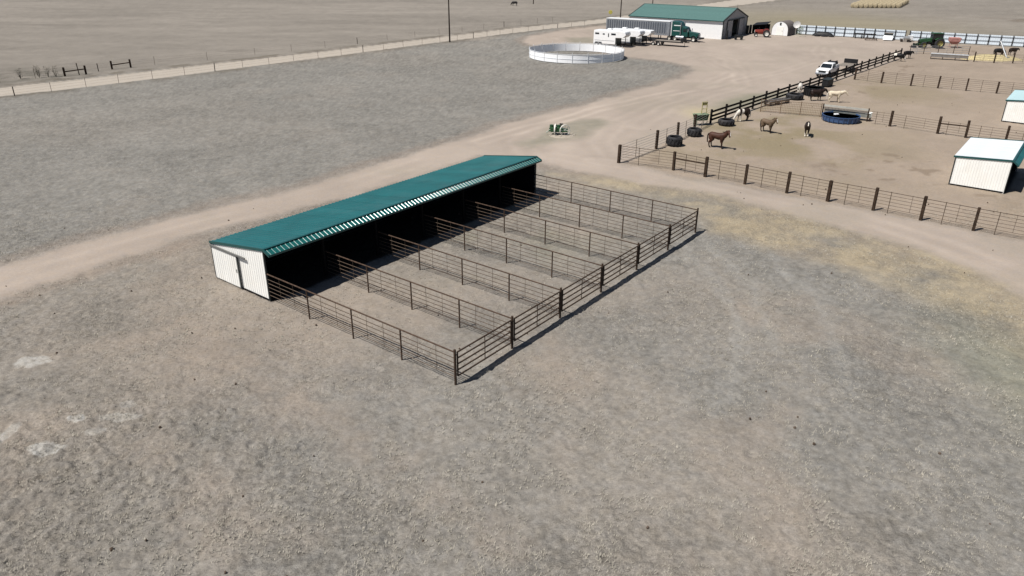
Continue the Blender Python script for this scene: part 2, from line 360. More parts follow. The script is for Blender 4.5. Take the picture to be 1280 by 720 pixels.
    dirt = C(0.294, 0.248, 0.210) * (1 + .08 * big + .08 * mid + .05 * sm + .08 * fbm(x * .3 + y * .2, y * .3 - x * .2, 2.5, 61, 3)[:, None])
    # two lighter wheel tracks along the drive
    trk = ldist(x, y, [(-46, 15), (-30.9, 40.2), (-24.2, 48.4), (-15.6, 58.4), (-8.5, 68.0), (-3, 76.5), (14, 97), (31, 114), (42, 128)])
    tr = np.exp(-((trk - .95) / .42) ** 2)[:, None]
    dirt = dirt * (1 + .09 * tr * sst(-.3, .2, fbm(x, y, 5, 63, 2))[:, None])
    trk2 = ldist(x, y, [(4, 70.5), (14, 63.5), (22, 56.5), (28.5, 49.5), (32.3, 42.6), (34, 30)])
    dirt = dirt * (1 + .05 * np.exp(-((trk2 - .95) / .5) ** 2)[:, None])
    # swirling tyre marks and scuffed patches of the yard
    scuff = fbm(x + 1.5 * fbm(x, y, 12, 64, 2), y * .45 - x * .35, 5, 65, 4)[:, None]
    dirt = dirt * (1 + .16 * scuff)
    for pts in ([(-3, 76), (10, 93), (26, 108), (44, 125), (56, 140), (64, 160)], [(10, 70), (9, 77), (12, 86), (20, 98), (33, 116)], [(2, 70), (1, 76), (6, 88), (16, 101)], [(14, 84), (20, 95), (34, 112), (40, 140), (34, 157), (20, 157)],
                [(8, 69), (16, 62.5), (24, 55.5), (30, 48), (33, 38)], [(44, 165), (52, 150), (62, 148), (66, 160)], [(28, 110), (36, 125), (36, 140), (24, 150), (12, 160), (8, 172), (20, 185)]):
        q = ldist(x + fbm(x, y, 9, 66, 2) * 1.2, y + fbm(x, y, 9, 67, 2) * 1.2, pts)
        w = (np.exp(-((q - .9) / .3) ** 2) * .07 - np.exp(-(q / .35) ** 2) * .05 - np.exp(-((q - 1.7) / .5) ** 2) * .05)[:, None]
        dirt = dirt * (1 + w * .7)
    weedy = sst(.10, .40, fbm(x, y, 8, 68, 4))[:, None] * .30
    dirt = dirt * (1 - weedy) + weedy * C(.225, .200, .160)
    y2 = yard[:, None]
    base = base * (1 - y2) + y2 * dirt
    edge = np.exp(-((yard_sd + 1.0) / .9) ** 2)[:, None] * .35 * (1 - corral[:, None])
    base = base * (1 - edge) + edge * C(.215, .165, .130)
    isd = (isl * (.8 + .3 * mid[:, 0]).clip(0, 1))[:, None]; base = base * (1 - isd) + isd * C(.200, .184, .146) * (1 + .2 * sm)
    isd = (isl2 * .85)[:, None]; base = base * (1 - isd) + isd * C(0.182, 0.172, 0.128)
    hayb = (np.exp(-((x - 23.4) ** 2 / 5 + (y - 91) ** 2 / 14)) * .7)[:, None]; base = base * (1 - hayb) + hayb * C(0.352, 0.304, 0.176) * (1 + .2 * sm)
    gd = (np.clip(gold * (.75 + .9 * mid[:, 0] + .5 * sm[:, 0]), 0, 1) * (1 - .8 * yard))[:, None]
    base = base * (1 - gd) + gd * C(.264, .222, .158) * (1 + .14 * mid + .22 * sm + .18 * str_)
    grn = np.exp(-((x - 24.5) ** 2 / 9 + (y - 30) ** 2 / 40))[:, None] * .5
    base = base * (1 - grn) + grn * C(.185, .185, .13) * (1 + .3 * sm)
    rd = road[:, None]
    wd_ = (np.exp(-((x + 74) ** 2 / 90 + (y - 116) ** 2 / 90)) * .75 * sst(-.3, .15, fbm(x, y, 2.5, 93, 4)))[:, None]
    base = base * (1 - wd_) + wd_ * C(.105, .098, .082)
    berm = np.exp(-((road_sd + 1.5) / 1.1) ** 2)[:, None] * .85 * sst(-.35, .1, fbm(x, y, 3, 91, 3))[:, None] * (1 - y2)
    base = base * (1 - berm) + berm * C(.12, .105, .085)
    base = base * (1 - rd) + rd * C(0.330, 0.293, 0.250) * (1 + .06 * mid + .05 * sm)
    # the old wheel-marks across the right hand grass
    for pts in ([(11.5, 48), (12.6, 40), (11.5, 33), (9.5, 27)], [(17.2, 45), (17.6, 38), (15.8, 30)], [(13.4, 48), (14.6, 40), (13.4, 33)]):
        w = np.exp(-(ldist(wx, wy, pts) / .35) ** 2)[:, None] * .35
        base = base * (1 - w) + w * C(.255, .245, .225)
    # salt-white bare spots by the near left corner
    for (cx, cy, rx, ry, st) in ((-18.75, 24.1, .75, .42, .9), (-23.4, 30.9, .8, .5, .7), (-18.7, 26.25, .42, .3, .85), (-20.9, 25.2, .25, .7, .55), (-17.0, 26.4, .9, .3, .45), (-17.0, 27.3, .35, .3, .4), (-17.4, 25.3, .4, .3, .4), (10.4, 44.5, .6, .4, .3)):
        q = ((x - cx) / rx) ** 2 + ((y - cy) / ry) ** 2 + 1.6 * fbm(x, y, .45, 97, 4, .7)
        w = (sst(1.15, .75, q) * st * (.75 + .5 * tiny[:, 0]).clip(0, 1))[:, None]; base = base * (1 - w) + w * C(0.360, 0.349, 0.324)
    base = base * (1 - bed) + bed * C(.030, .024, .019) * (1 + .3 * sm)  # bed: painted interior shade on the shed floors
    base = np.clip(base, .012, .7)
    # ---- relief: tussocks, hoof-churned soil, smooth packed tracks
    rough = (1 - .88 * yard) * (1 - .6 * corral) * (1 - .93 * road) * (.55 + .45 * sst(-.2, .25, fbm(x, y, 6, 101, 3)))
    rough = rough * (1 - .45 * worn[:, 0])
    tus = np.maximum(fbm(x, y, .42, 111, 3, .6), -.12)
    lft = 1 + 1.5 * sst(-6, -14, x) * sst(36, 24, y)
    z = (tus * .095 * lft + vnoise(x, y, .14, 115) * .06 + fbm(x, y, 2.2, 117, 2) * .05) * rough * (.35 + .65 * near)
    z += fbm(x, y, 9, 121, 2) * .05 * (1 - road) - .045
    pit = sst(.30, .42, vnoise(x, y, .8, 131)) * (1 - yard) * (1 - road) * near
    z -= pit * .05
    berm_z = np.exp(-((road_sd + 1.8) / 1.0) ** 2) * .28 * (1 - yard) * sst(240, 200, y)
    z += berm_z * (.6 + 1.2 * fbm(x, y, 2.5, 135, 3))
    z = np.where(dist > 700, -.05, z)
    co = np.stack([x, y, z], 1)
    # ---- split the one sheet into ground, driveway yard and gravel road, edge to edge
    idx = np.arange(NY * NX).reshape(NY, NX)
    F = np.stack([idx[:-1, :-1], idx[:-1, 1:], idx[1:, 1:], idx[1:, :-1]], -1).reshape(-1, 4)
    yd = (yard_sd > 0).astype(int)[F].sum(1) >= 2; rdm = (road_sd > 0).astype(int)[F].sum(1) >= 2
    m = ground_material()
    for nm, sel in (('gravel_road', rdm), ('dirt_driveway', yd & ~rdm), ('ground', ~yd & ~rdm)):
        f = F[sel]; used, inv = np.unique(f, return_inverse=True); inv = inv.reshape(-1, 4)
        me = bpy.data.meshes.new(nm); nv = len(used); nf = len(f)
        me.vertices.add(nv); me.vertices.foreach_set('co', co[used].astype(np.float32).ravel())
        me.loops.add(nf * 4); me.loops.foreach_set('vertex_index', inv.astype(np.int32).ravel())
        me.polygons.add(nf); me.polygons.foreach_set('loop_start', np.arange(0, nf * 4, 4, dtype=np.int32))
        me.polygons.foreach_set('use_smooth', np.ones(nf, bool))
        me.update(); me.validate()
        at = me.attributes.new('soil', 'FLOAT_COLOR', 'POINT')
        cc = np.ones((nv, 4), np.float32); cc[:, :3] = base[used]; at.data.foreach_set('color', cc.ravel())
        rr = me.attributes.new('rough_ground', 'FLOAT', 'POINT'); rr.data.foreach_set('value', rough[used].astype(np.float32))
        me.materials.append(m)
        o = link(nm, me); o['kind'] = 'structure'

def ground_material():
    m = bpy.data.materials.new('prairie_ground'); m.use_nodes = True; n = m.node_tree; L = n.links; b = n.nodes['Principled BSDF']
    at = n.nodes.new('ShaderNodeAttribute'); at.attribute_name = 'soil'
    ar = n.nodes.new('ShaderNodeAttribute'); ar.attribute_name = 'rough_ground'
    geo = n.nodes.new('ShaderNodeNewGeometry')
    def noise(sc, det=4, rough=.6, src=None):
        z = n.nodes.new('ShaderNodeTexNoise'); z.inputs['Scale'].default_value = sc; z.inputs['Detail'].default_value = det; z.inputs['Roughness'].default_value = rough
        L.new(src or geo.outputs['Position'], z.inputs['Vector']); return z.outputs[0]
    def math_(op, a, c=None):
        k = n.nodes.new('ShaderNodeMath'); k.operation = op
        for i, v in enumerate((a, c)):
            if v is None: continue
            if isinstance(v, (int, float)): k.inputs[i].default_value = v
            else: L.new(v, k.inputs[i])
        return k.outputs[0]
    mp = n.nodes.new('ShaderNodeMapping'); mp.inputs['Rotation'].default_value = (0, 0, .35); mp.inputs['Scale'].default_value = (5, 16, 5)
    L.new(geo.outputs['Position'], mp.inputs[0])
    n1 = noise(7, 5, .65); n2 = noise(22, 4, .7); n3 = noise(1.0, 6, .7, mp.outputs[0])
    # fine blades and grit: +-; weaker on packed dirt
    f = math_('ADD', math_('MULTIPLY', math_('SUBTRACT', n1, .5), 1.2), math_('MULTIPLY', math_('SUBTRACT', n2, .5), 1.7))
    f = math_('ADD', f, math_('MULTIPLY', math_('SUBTRACT', n3, .5), .8))
    amp = math_('ADD', math_('MULTIPLY', ar.outputs['Fac'], .80), .18)
    f = math_('ADD', math_('MULTIPLY', f, amp), 1.0)
    mx = n.nodes.new('ShaderNodeVectorMath'); mx.operation = 'SCALE'
    L.new(at.outputs['Color'], mx.inputs[0]); L.new(f, mx.inputs['Scale'])
    # hint of straw / grey hue shift
    hs = n.nodes.new('ShaderNodeMix'); hs.data_type = 'RGBA'; hs.blend_type = 'MULTIPLY'
    rp = n.nodes.new('ShaderNodeValToRGB'); rp.color_ramp.elements[0].color = (.98, .99, 1.01, 1); rp.color_ramp.elements[1].color = (1.02, 1.0, .97, 1)
    rp.color_ramp.elements[0].position = .35; rp.color_ramp.elements[1].position = .65
    L.new(noise(1.7, 6, .65), rp.inputs[0]); hs.inputs[0].default_value = 1.0
    L.new(mx.outputs[0], hs.inputs[6]); L.new(rp.outputs[0], hs.inputs[7]); L.new(hs.outputs[2], b.inputs['Base Color'])
    b.inputs['Roughness'].default_value = .97; b.inputs['Specular IOR Level'].default_value = .08
    bp = n.nodes.new('ShaderNodeBump'); bp.inputs['Distance'].default_value = .07
    L.new(math_('ADD', math_('MULTIPLY', ar.outputs['Fac'], .85), .10), bp.inputs['Strength'])
    L.new(math_('ADD', n1, math_('ADD', math_('MULTIPLY', n2, .5), math_('MULTIPLY', n3, .5))), bp.inputs['Height']); L.new(bp.outputs[0], b.inputs['Normal'])
    return m
build_ground()

def scatter_grass():
    r = np.random.default_rng(3); N = 80000
    y = 15 + 40 * r.random(N) ** 1.5; x = (r.random(N) * 2 - 1) * .78 * (y + 14)
    keep = (sdist(x, y, P_yard) < -.4) & (fbm(x, y, 1.6, 201, 3) + .25 * fbm(x, y, 9, 203, 2) + .35 * r.random(N) > .12)
    q = np.array([(x - O.x) * U.x + (y - O.y) * U.y, (x - O.x) * V.x + (y - O.y) * V.y])
    shed = (q[0] > -.2) & (q[0] < LEN + .2) & (q[1] > DC - 1.5) & (q[1] < DC + 6)
    keep &= ~shed
    pen = (q[0] > -.3) & (q[0] < LEN + .3) & (q[1] > -.3) & (q[1] < DC)
    keep &= ~(pen & (r.random(N) < .5))
    x = x[keep]; y = y[keep]; n = len(x); B = 4
    h = (.015 + .045 * r.random((n, B))) * (0.7 + .6 * r.random(n))[:, None]
    a = r.random((n, B)) * 2 * np.pi; ln = .03 + .06 * r.random((n, B)); w = .005 + .008 * r.random((n, B))
    bx = x[:, None] + (r.random((n, B)) - .5) * .09; by = y[:, None] + (r.random((n, B)) - .5) * .09
    dx, dy = np.cos(a), np.sin(a)
    z0 = np.full((n, B), -.04)
    p0 = np.stack([bx - dy * w, by + dx * w, z0], -1); p1 = np.stack([bx + dy * w, by - dx * w, z0], -1)
    p2 = np.stack([bx + dx * ln, by + dy * ln, h + .0], -1)
    v = np.stack([p0, p1, p2], 2).reshape(-1, 3); nt_ = n * B
    me = bpy.data.meshes.new('dry_grass'); me.vertices.add(nt_ * 3); me.vertices.foreach_set('co', v.astype(np.float32).ravel())
    me.loops.add(nt_ * 3); me.loops.foreach_set('vertex_index', np.arange(nt_ * 3, dtype=np.int32))
    me.polygons.add(nt_); me.polygons.foreach_set('loop_start', np.arange(0, nt_ * 3, 3, dtype=np.int32)); me.update(); me.validate()
    me.materials.append(M_grassdry)
    o = link('dry_grass', me); o['kind'] = 'stuff'; tag(o, 'short cured prairie grass tufts over the grey field', 'grass')
    # clods and dung
    mb = MB(); rr = random.Random(5)
    for i in range(150):
        yy = 15 + 42 * rr.random() ** 1.3; xx = (rr.random() * 2 - 1) * .75 * (yy + 14)
        if i % 3 == 0: xx, yy = rr.uniform(12, 60), rr.uniform(52, 100)
        s_ = rr.uniform(.025, .065)
        ring = [[(xx + cos(t) * s_ * k * rr.uniform(.7, 1.2), yy + sin(t) * s_ * k * rr.uniform(.7, 1.2), zz) for t in [j * pi / 3 for j in range(6)]] for k, zz in ((1, -.05), (.95, s_ * .3), (.45, s_ * .8))]
        mb.loft(ring)
    o = mb.build('clods', M_clod); o['kind'] = 'stuff'; tag(o, 'scattered dark clods and dung on bare ground', 'clods')
scatter_grass()

# ------------------------------------------------------------------ sheds
def lean_shed(label, loc, n_panels, pw, depth, zf, zb, visor_y, visor_dz, group=None, doors=True, roof=None, bays=6, visor_mat=None):
    """open-front steel shed: high front, roof falling to the back, short visor at the front; local x along, y to the back"""
    L_ = n_panels * pw; t = thing('loafing_shed', label, 'shed', loc, YAW, group)
    roof = roof or M_teal; s = (zf - zb) / depth; ry = -.06; rz_ = zf + .06 - s * ry
    # roof sheets, visor sheets, each its own piece
    me = ribroof(0, pw + .02, ry, rz_, depth + .17, zb + .06 - s * .17, .3048, .045, .032).mesh('roof_panel', roof)
    me2 = ribroof(0, pw + .02, ry - visor_y, rz_ - visor_dz, ry, rz_ + .004, .3048, .036, .021, .35).mesh('visor_panel', visor_mat or roof)
    for i in range(n_panels):
        link('roof_panel', me, t, loc=(i * pw, 0, .004 * (i % 2)))
        link('visor_panel', me2, t, loc=(i * pw, 0, .004 * (i % 2)))
    MB().box((L_ / 2, ry, rz_ + .035), (L_ + .08, .16, .05)).build('ridge_cap', M_tealtrim, t, .01)
    MB().box((L_ / 2, ry - visor_y - .01, rz_ - visor_dz - .04), (L_ + .06, .04, .12)).build('eave_trim', M_tealtrim, t, .008)
    for x in (-.03, L_ + .05):
        m = MB(); m.loft([[(x - .03, y, z - .1), (x + .03, y, z - .1), (x + .03, y, z + .055), (x - .03, y, z + .055)] for y, z in
              ((ry - visor_y - .02, rz_ - visor_dz), (ry, rz_ + .02), (depth + .19, zb + .06 - s * .19))]); m.build('gable_trim', M_tealtrim, t)
    m = MB(); m.loft([[(0.03, y, z - .12), (L_ - .03, y, z - .12), (L_ - .03, y, z - .07), (.03, y, z - .07)] for y, z in ((ry - .02, rz_), (depth + .02, zb + .06))]); m.build('shade_ceiling', M_inshade, t)  # dark sheet added under the roof, with the interior shade in its colour
    # end walls
    def end_wall(x, sg):
        nn = 5; w = depth / nn
        for k in range(nn):
            y0, y1 = k * w, (k + 1) * w
            mb = ribbed(y0, y1, -.2, zf - s * y0, zf - s * y1, .2285, .034, .018)
            mb.v = [(x + sg * (-p[1]), p[0], p[2]) for p in mb.v]
            mb.build('wall_panel', M_white, t)
        m = MB(); m.prism([(.02, -.2), (depth - .02, -.2), (depth - .02, zb - .05), (.02, zf - .05)], x - sg * .05, x - sg * .10, 'yz'); m.build('shade_lining', M_inshade, t)  # dark sheet added behind the white wall to blacken the interior
        MB().box((x + sg * .005, -.03, zf / 2), (.09, .06, zf)).build('corner_trim', M_darktrim, t)
        MB().box((x + sg * .02, depth + .03, zb / 2), (.12, .07, zb)).build('corner_trim', M_darktrim, t)
        MB().box((x + sg * .01, depth / 2, .03), (.06, depth - .1, .1)).build('skirt_board', M_shadewood, t)
    end_wall(0, -1); end_wall(L_, 1)
    # back wall
    meb = ribbed(0, pw, -.2, zb, zb, .2285, .034, .018, sgn=1, y=depth).mesh('back_panel', M_white)
    for i in range(n_panels): link('back_panel', meb, t, loc=(i * pw, 0, 0))
    MB().box((L_ / 2, depth - .08, zb / 2 - .12), (L_ - .2, .05, zb + .12)).build('shade_lining', M_inshade, t)  # same added dark sheet along the back, standing in for shade
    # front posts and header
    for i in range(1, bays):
        MB().box((i * L_ / bays, .30, zf / 2 - .1), (.13, .13, zf - .15)).build('post', M_shadewood, t)
    MB().box((L_ / 2, .09, zf - .22), (L_ - .2, .06, .28)).build('header_beam', M_shadewood, t)
    if doors:
        # sliding door on the end wall, its track and dark jamb
        y0, y1 = 2.66, depth - .06
        nn = 3; w = (y1 - y0) / nn
        d = MB().box((-.075, (y0 + y1) / 2, 1.06), (.03, y1 - y0, 2.02)).build('door', M_white, t)
        for k in range(nn):
            mb = ribbed(y0 + k * w, y0 + (k + 1) * w, .08, 2.07, 2.07, .2285, .034, .018)
            mb.v = [(-.095 + p[1], p[0], p[2]) for p in mb.v]; mb.build('door_panel', M_white, d)
        MB().box((-.10, y0 - .05, 1.10), (.06, .10, 2.15)).build('door_jamb', M_darktrim, t)
        MB().box((-.13, (1.75 + depth) / 2, 2.16), (.09, depth - 1.75, .10)).build('door_track', M_track, t, .01)
        MB().box((-.12, y0 + .15, 1.1), (.03, .04, .22)).build('door_handle', M_darktrim, d)
    return t

M_visor = mat('visor_teal', (0.009, 0.085, 0.080), 0.25, 0.0, 0.08, 0.7, 0.42)
b0 = O + V * DC
lean_shed('long open-front shed with teal ribbed roof and white end wall beside the pipe pens', b0, 28, LEN / 28, 5.27, 3.05, 2.26, .50, .21, visor_mat=M_visor)
M_skyroof = mat('sky_sheen_roof', (0.43, 0.455, 0.48), 0.5, 0.0, 0.05, 1.0, 0.4)  # bright sky reflection painted in as a pale base colour
lean_shed('small white steel shed with pale ribbed roof, nearer the tie-post fence', Vector((37.79, 61.62, 0)) - V * 4.04, 9, .955, 4.04, 2.66, 2.40, .45, .34, 'run-in sheds in the paddocks', False, M_skyroof, 2, M_teal)
lean_shed('small white steel shed with blue-green roof, beyond the brace-post cross fence', Vector((57.9, 87.5, 0)) - V * 4.04, 9, .955, 4.04, 2.66, 2.40, .45, .34, 'run-in sheds in the paddocks', False, mat('blue_green_roof', (0.13, 0.26, 0.29), .45, .0, .06, 1, .5), 2, M_teal)

# ------------------------------------------------------------------ pens in front of the long shed
ORD = ['first', 'second', 'third', 'fourth', 'fifth', 'sixth', 'seventh']
def make_divider():
    t = thing('pipe_fence', '', 'fence', (0, 0, 0), YAW, 'pipe fences between the shed pens')
    # local x is along v reversed: we build along local y (v)
    H = 1.665
    for k in range(4):
        MB().tube((0, k * PANEL + (.0 if k else .02), -.3), (0, k * PANEL + (.0 if k else .02), H - .01 if k else 1.80), .042 if k else .062, 8).build('post', M_rust if k else M_rustdark, t, smooth=True)
    MB().tube((0, 0, H), (0, DC + .05, H), .038, 8).build('top_rail', M_rust, t, smooth=True)
    for j in range(5):
        z = .36 + j * .245
        MB().tube((0, 0, z), (0, DC + .02, z), .019, 6).build('rail', M_rod, t)
    for k in range(4):
        for q in (.34, .68):
            MB().tube((0, (k + q) * PANEL, .30), (0, (k + q) * PANEL, H), .011, 6).build('stay', M_rod, t)
    return t
proto = make_divider()
for i in range(7):
    lab = {0: 'rusty pipe fence running from the shed corner with the white sliding door', 6: 'rusty pipe fence from the shed end farthest from its sliding door'}.get(i, 'rusty pipe divider fence, %s pen fence counted from the shed door end' % ORD[i])
    o = proto if i == 0 else copy_tree(proto)
    o.location = O + U * GATE * i; o['label'] = lab

def make_gate():
    t = thing('swing_gate', '', 'gate', (0, 0, 0), YAW, 'pipe gates along the pens')
    a, b = .15, GATE - .12; z0, z1 = .36, 1.62; r = .040
    for x in (a, b): MB().tube((x, 0, z0), (x, 0, z1), .040, 8).build('stile', M_rustdark, t, smooth=True)
    for j in range(5):
        z = z0 + (z1 - z0) * j / 4
        MB().tube((a, 0, z), (b, 0, z), r if j in (0, 4) else .038, 8).build('rail', M_rustdark, t, smooth=True)
    MB().tube(((a + b) / 2, .03, z0), ((a + b) / 2, .03, z1), .022, 8).build('middle_upright', M_rustdark, t, smooth=True)
    for z in (z0 + .12, z1 - .12): MB().tube((.06, 0, z), (a, 0, z), .022, 6).build('hinge', M_rustdark, t)
    MB().tube((b, -.01, 1.05), (GATE - .02, -.02, 1.0), .014, 6).build('chain', M_rod, t)
    return t
proto = make_gate()
for i in range(6):
    o = proto if i == 0 else copy_tree(proto)
    o.location = O + U * GATE * i + Vector((0, 0, 0)); o['label'] = 'dark pipe swing gate, %s gate of the pen row from the shed door end' % ORD[i]

# ------------------------------------------------------------------ general fences
def seg(a, b): d = Vector((b[0] - a[0], b[1] - a[1], 0)); return d, d.length, d.normalized()
def fence(name, label, pts, zs, rail_r, rail_mat, post_mat, post_w=.2, post_h=1.7, stays=1, stay_mat=None, braces=(), square=True, group=None, cat='fence', top_r=None, skip_posts=(), lean=.02):
    """posts at pts, thin round rails between at heights zs, light uprights between"""
    base = Vector((pts[0][0], pts[0][1], 0)); t = thing(name, label, cat, base, 0, group)
    L = [Vector((p[0], p[1], 0)) - base for p in pts]; ang = atan2((L[-1] - L[0]).y, (L[-1] - L[0]).x)
    r = random.Random(int(abs(base.x * 77 + base.y * 13)))
    for i, p in enumerate(L):
        if i in skip_posts: continue
        h = post_h * r.uniform(.95, 1.06); lx, ly = r.uniform(-lean, lean) * h, r.uniform(-lean, lean) * h; w = post_w * r.uniform(.88, 1.12)
        m = MB()
        if square:
            rz = ang + r.uniform(-.15, .15); R = Matrix.Rotation(rz, 3, 'Z')
            m.loft([[p + Vector((lx, ly, 0)) * max(0, z / h) + R @ Vector((sx * w / 2 * k, sy * w / 2 * k, z)) for sx, sy in ((-1, -1), (1, -1), (1, 1), (-1, 1))] for z, k in ((-.4, 1), (h - .03, 1), (h, .86))])
        else: m.tube(p + Vector((0, 0, -.3)), p + Vector((lx, ly, h)), w / 2, 8)
        m.build('post', post_mat, t)
    for k, z in enumerate(zs):
        for i in range(len(L) - 1):
            rr = top_r if (top_r and k == len(zs) - 1) else rail_r
            MB().tube(L[i] + Vector((0, 0, z + r.uniform(-.012, .012))), L[i + 1] + Vector((0, 0, z + r.uniform(-.012, .012))), rr, 6).build('rail', rail_mat, t)
    for i in range(len(L) - 1):
        for q in range(stays):
            f = (q + 1) / (stays + 1) + r.uniform(-.08, .08); p = L[i].lerp(L[i + 1], f)
            MB().tube(p + Vector((0, 0, -.15 if q % 2 == 0 else zs[0])), p + Vector((0, 0, zs[-1] + .05)), .026 if q % 2 == 0 else .014, 6).build('stay', stay_mat or rail_mat, t)
    for i in braces:
        MB().tube(L[i] + Vector((0, 0, post_h * .62)), L[i + 1] + Vector((0, 0, post_h * .66)), .07, 8).build('brace', post_mat, t)
    return t

RZ = [.32, .58, .84, 1.10, 1.36, 1.60]
front_pts = [(10.0, 68.0), (14.7, 65.6), (17.1, 63.5), (20.0, 61.3), (22.8, 58.9), (25.4, 56.8), (28.1, 54.6), (30.7, 52.4), (33.4, 50.2), (36.2, 48.0), (39.1, 45.8), (42, 43.5)]
fence('pasture_fence', 'long pipe-rail fence on dark railroad-tie posts beside the curving dirt track', front_pts, RZ, .016, M_rod, M_tie, .22, 1.74, 2, M_rod, (1,), top_r=.026)
fence('pasture_fence', 'short thin-rail fence leg behind the two tyre feeders with tall posts', [(10.0, 68.0), (14.5, 73.5), (17.4, 77.3), (20.0, 81.0), (22.6, 85.1)], RZ, .018, mat('pale_rail', (.36, .34, .31), .6, .4, .15, 3), M_tie, .21, 1.88, 1, M_rod, skip_posts=(0, 4))
fence('pasture_fence', 'cross fence with dark tie posts running from the water tank past the nearer white shed', [(41.6, 86.0), (43.3, 84.6), (46.9, 81.0), (49.0, 79.2), (51.9, 76.9), (54.9, 74.5), (58, 72.1), (61, 69.7)], RZ[:5], .016, M_rod, M_tie, .26, 1.76, 2, M_rod, (2,), skip_posts=(0,))
fence('pasture_fence', 'rear cross fence on slender posts below the cattle yard', [(53.2, 117.8), (55.9, 114.6), (59.2, 112.2), (62.2, 110.2), (65.2, 108.2), (68.4, 106.2), (71.6, 104.2), (74.8, 102.2), (78, 100)], RZ, .016, M_rod, M_tie, .21, 1.66, 1, M_rod)

# brown welded panels between the wooden fence and the silver bunk
def mesh_panel_fence(label, a, b, n, h, m):
    base = Vector((a[0], a[1], 0)); t = thing('mesh_panel_fence', label, 'fence', base); d, ln, e = seg(a, b)
    for i in range(n + 1):
        p = d * (i / n); MB().tube(p + Vector((0, 0, -.3)), p + Vector((0, 0, h + .12)), .05, 8).build('post', m, t)
    for i in range(n):
        p, q = d * (i / n), d * ((i + 1) / n); mb = MB()
        for k in range(6): mb.tube(p + Vector((0, 0, .12 + k * (h - .12) / 5)), q + Vector((0, 0, .12 + k * (h - .12) / 5)), .026 if k in (0, 5) else .017, 5)
        for k in range(1, 12): c = p.lerp(q, k / 12); mb.tube(c + Vector((0, 0, .12)), c + Vector((0, 0, h)), .011, 4)
        mb.build('panel', m, t)
    return t
mesh_panel_fence('brown welded mesh fence panels between the board fence and silver bunk', (30.8, 92.4), (37.2, 89.7), 3, 1.45, M_brownpanel)

# dark board fence
def board_fence():
    a, b = Vector((22.9, 85.5, 0)), Vector((72.5, 143.4, 0)); n = 20; d = (b - a) / n; e = d.normalized()
    t = thing('board_fence', 'long dark three-board wooden fence running up to the cattle yard', 'fence', a)
    nrm = Vector((e.y, -e.x, 0)); ang = atan2(e.y, e.x); r = random.Random(3)
    for i in range(n + 1):
        p = d * i; h = 1.62 * r.uniform(.95, 1.07)
        MB().box(p + Vector((0, 0, h / 2 - .2)), (.2, .2, h + .4), ang + r.uniform(-.1, .1), r.uniform(-.02, .02)).build('post', M_board, t)
    for i in range(n):
        for z in (.42, .86, 1.33):
            c = d * (i + .5) + nrm * .13 + Vector((0, 0, z + r.uniform(-.02, .02)))
            MB().box(c, (d.length - .02, .05, .235), ang, r.uniform(-.004, .004)).build('board', M_board, t)
board_fence()

# roadside wire fences and their braces
def wire_fence(label, pts, every, h, m):
    base = Vector((pts[0][0], pts[0][1], 0)); t = thing('wire_fence', label, 'fence', base); r = random.Random(int(h * 100 + len(pts)))
    posts = []
    for a, b in zip(pts[:-1], pts[1:]):
        d, ln, e = seg(a, b); k = max(1, round(ln / every))
        posts += [Vector((a[0], a[1], 0)) + d * (i / k) for i in range(k)]
    posts.append(Vector((pts[-1][0], pts[-1][1], 0)))
    for i, p in enumerate(posts):
        hh = h * r.uniform(.85, 1.1); wd = .028 if i % 6 else .065; q = p - base
        MB().tube(q + Vector((0, 0, -.3)), q + Vector((r.uniform(-.06, .06), r.uniform(-.06, .06), hh)), wd, 6).build('post', M_pole if i % 6 == 0 else M_rod, t)
    for z in (.45, .8, 1.1):
        mb = MB()
        for p, q in zip(posts[:-1], posts[1:]): mb.tube(p - base + Vector((0, 0, z)), q - base + Vector((0, 0, z)), .006, 4)
        mb.build('wire', M_rod, t)
wire_fence('thin wire fence on steel posts along the near side of the gravel road', [(-90, 77), (-66.3, 99.3), (-57.7, 110.0), (-47.9, 121.6), (-38.6, 134.0), (-22.2, 154.8), (-8.9, 171.4), (-0.2, 182.2), (18.5, 202.3)], 5.2, 1.25, M_rustdark)
wire_fence('thin wire fence on sparse posts beyond the gravel road', [(-99, 88), (-75.2, 110.2), (-72.4, 114.3), (-60.6, 128.5), (-48.0, 142.0), (-37.6, 153.4), (-22.1, 173.1), (-2.4, 196.5), (10.6, 211)], 7.5, 1.35, M_rustdark)
def brace(label, a, b, extra=False):
    base = Vector((a[0], a[1], 0)); t = thing('brace_assembly', label, 'fence post', base, group='brace posts beyond the gravel road'); d, ln, e = seg(a, b)
    for p in (Vector(), d): MB().box(p + Vector((0, 0, .48)), (.27, .27, 1.6), .4).build('post', M_tie, t)
    MB().tube(Vector((0, 0, .62)), d + Vector((0, 0, .78)), .085, 8).build('brace', M_tie, t)
    if extra: MB().tube(d * .55 + Vector((.3, .2, -.2)), d * .55 + Vector((.2, .2, 1.75)), .07, 6).build('leaning_pole', M_tie, t)
brace('dark timber brace with a leaning extra pole beyond the gravel road', (-69.1, 116.4), (-66.9, 118.4), True)
brace('dark timber H-brace of two posts alone beyond the gravel road', (-65.4, 123.6), (-63.3, 125.6))

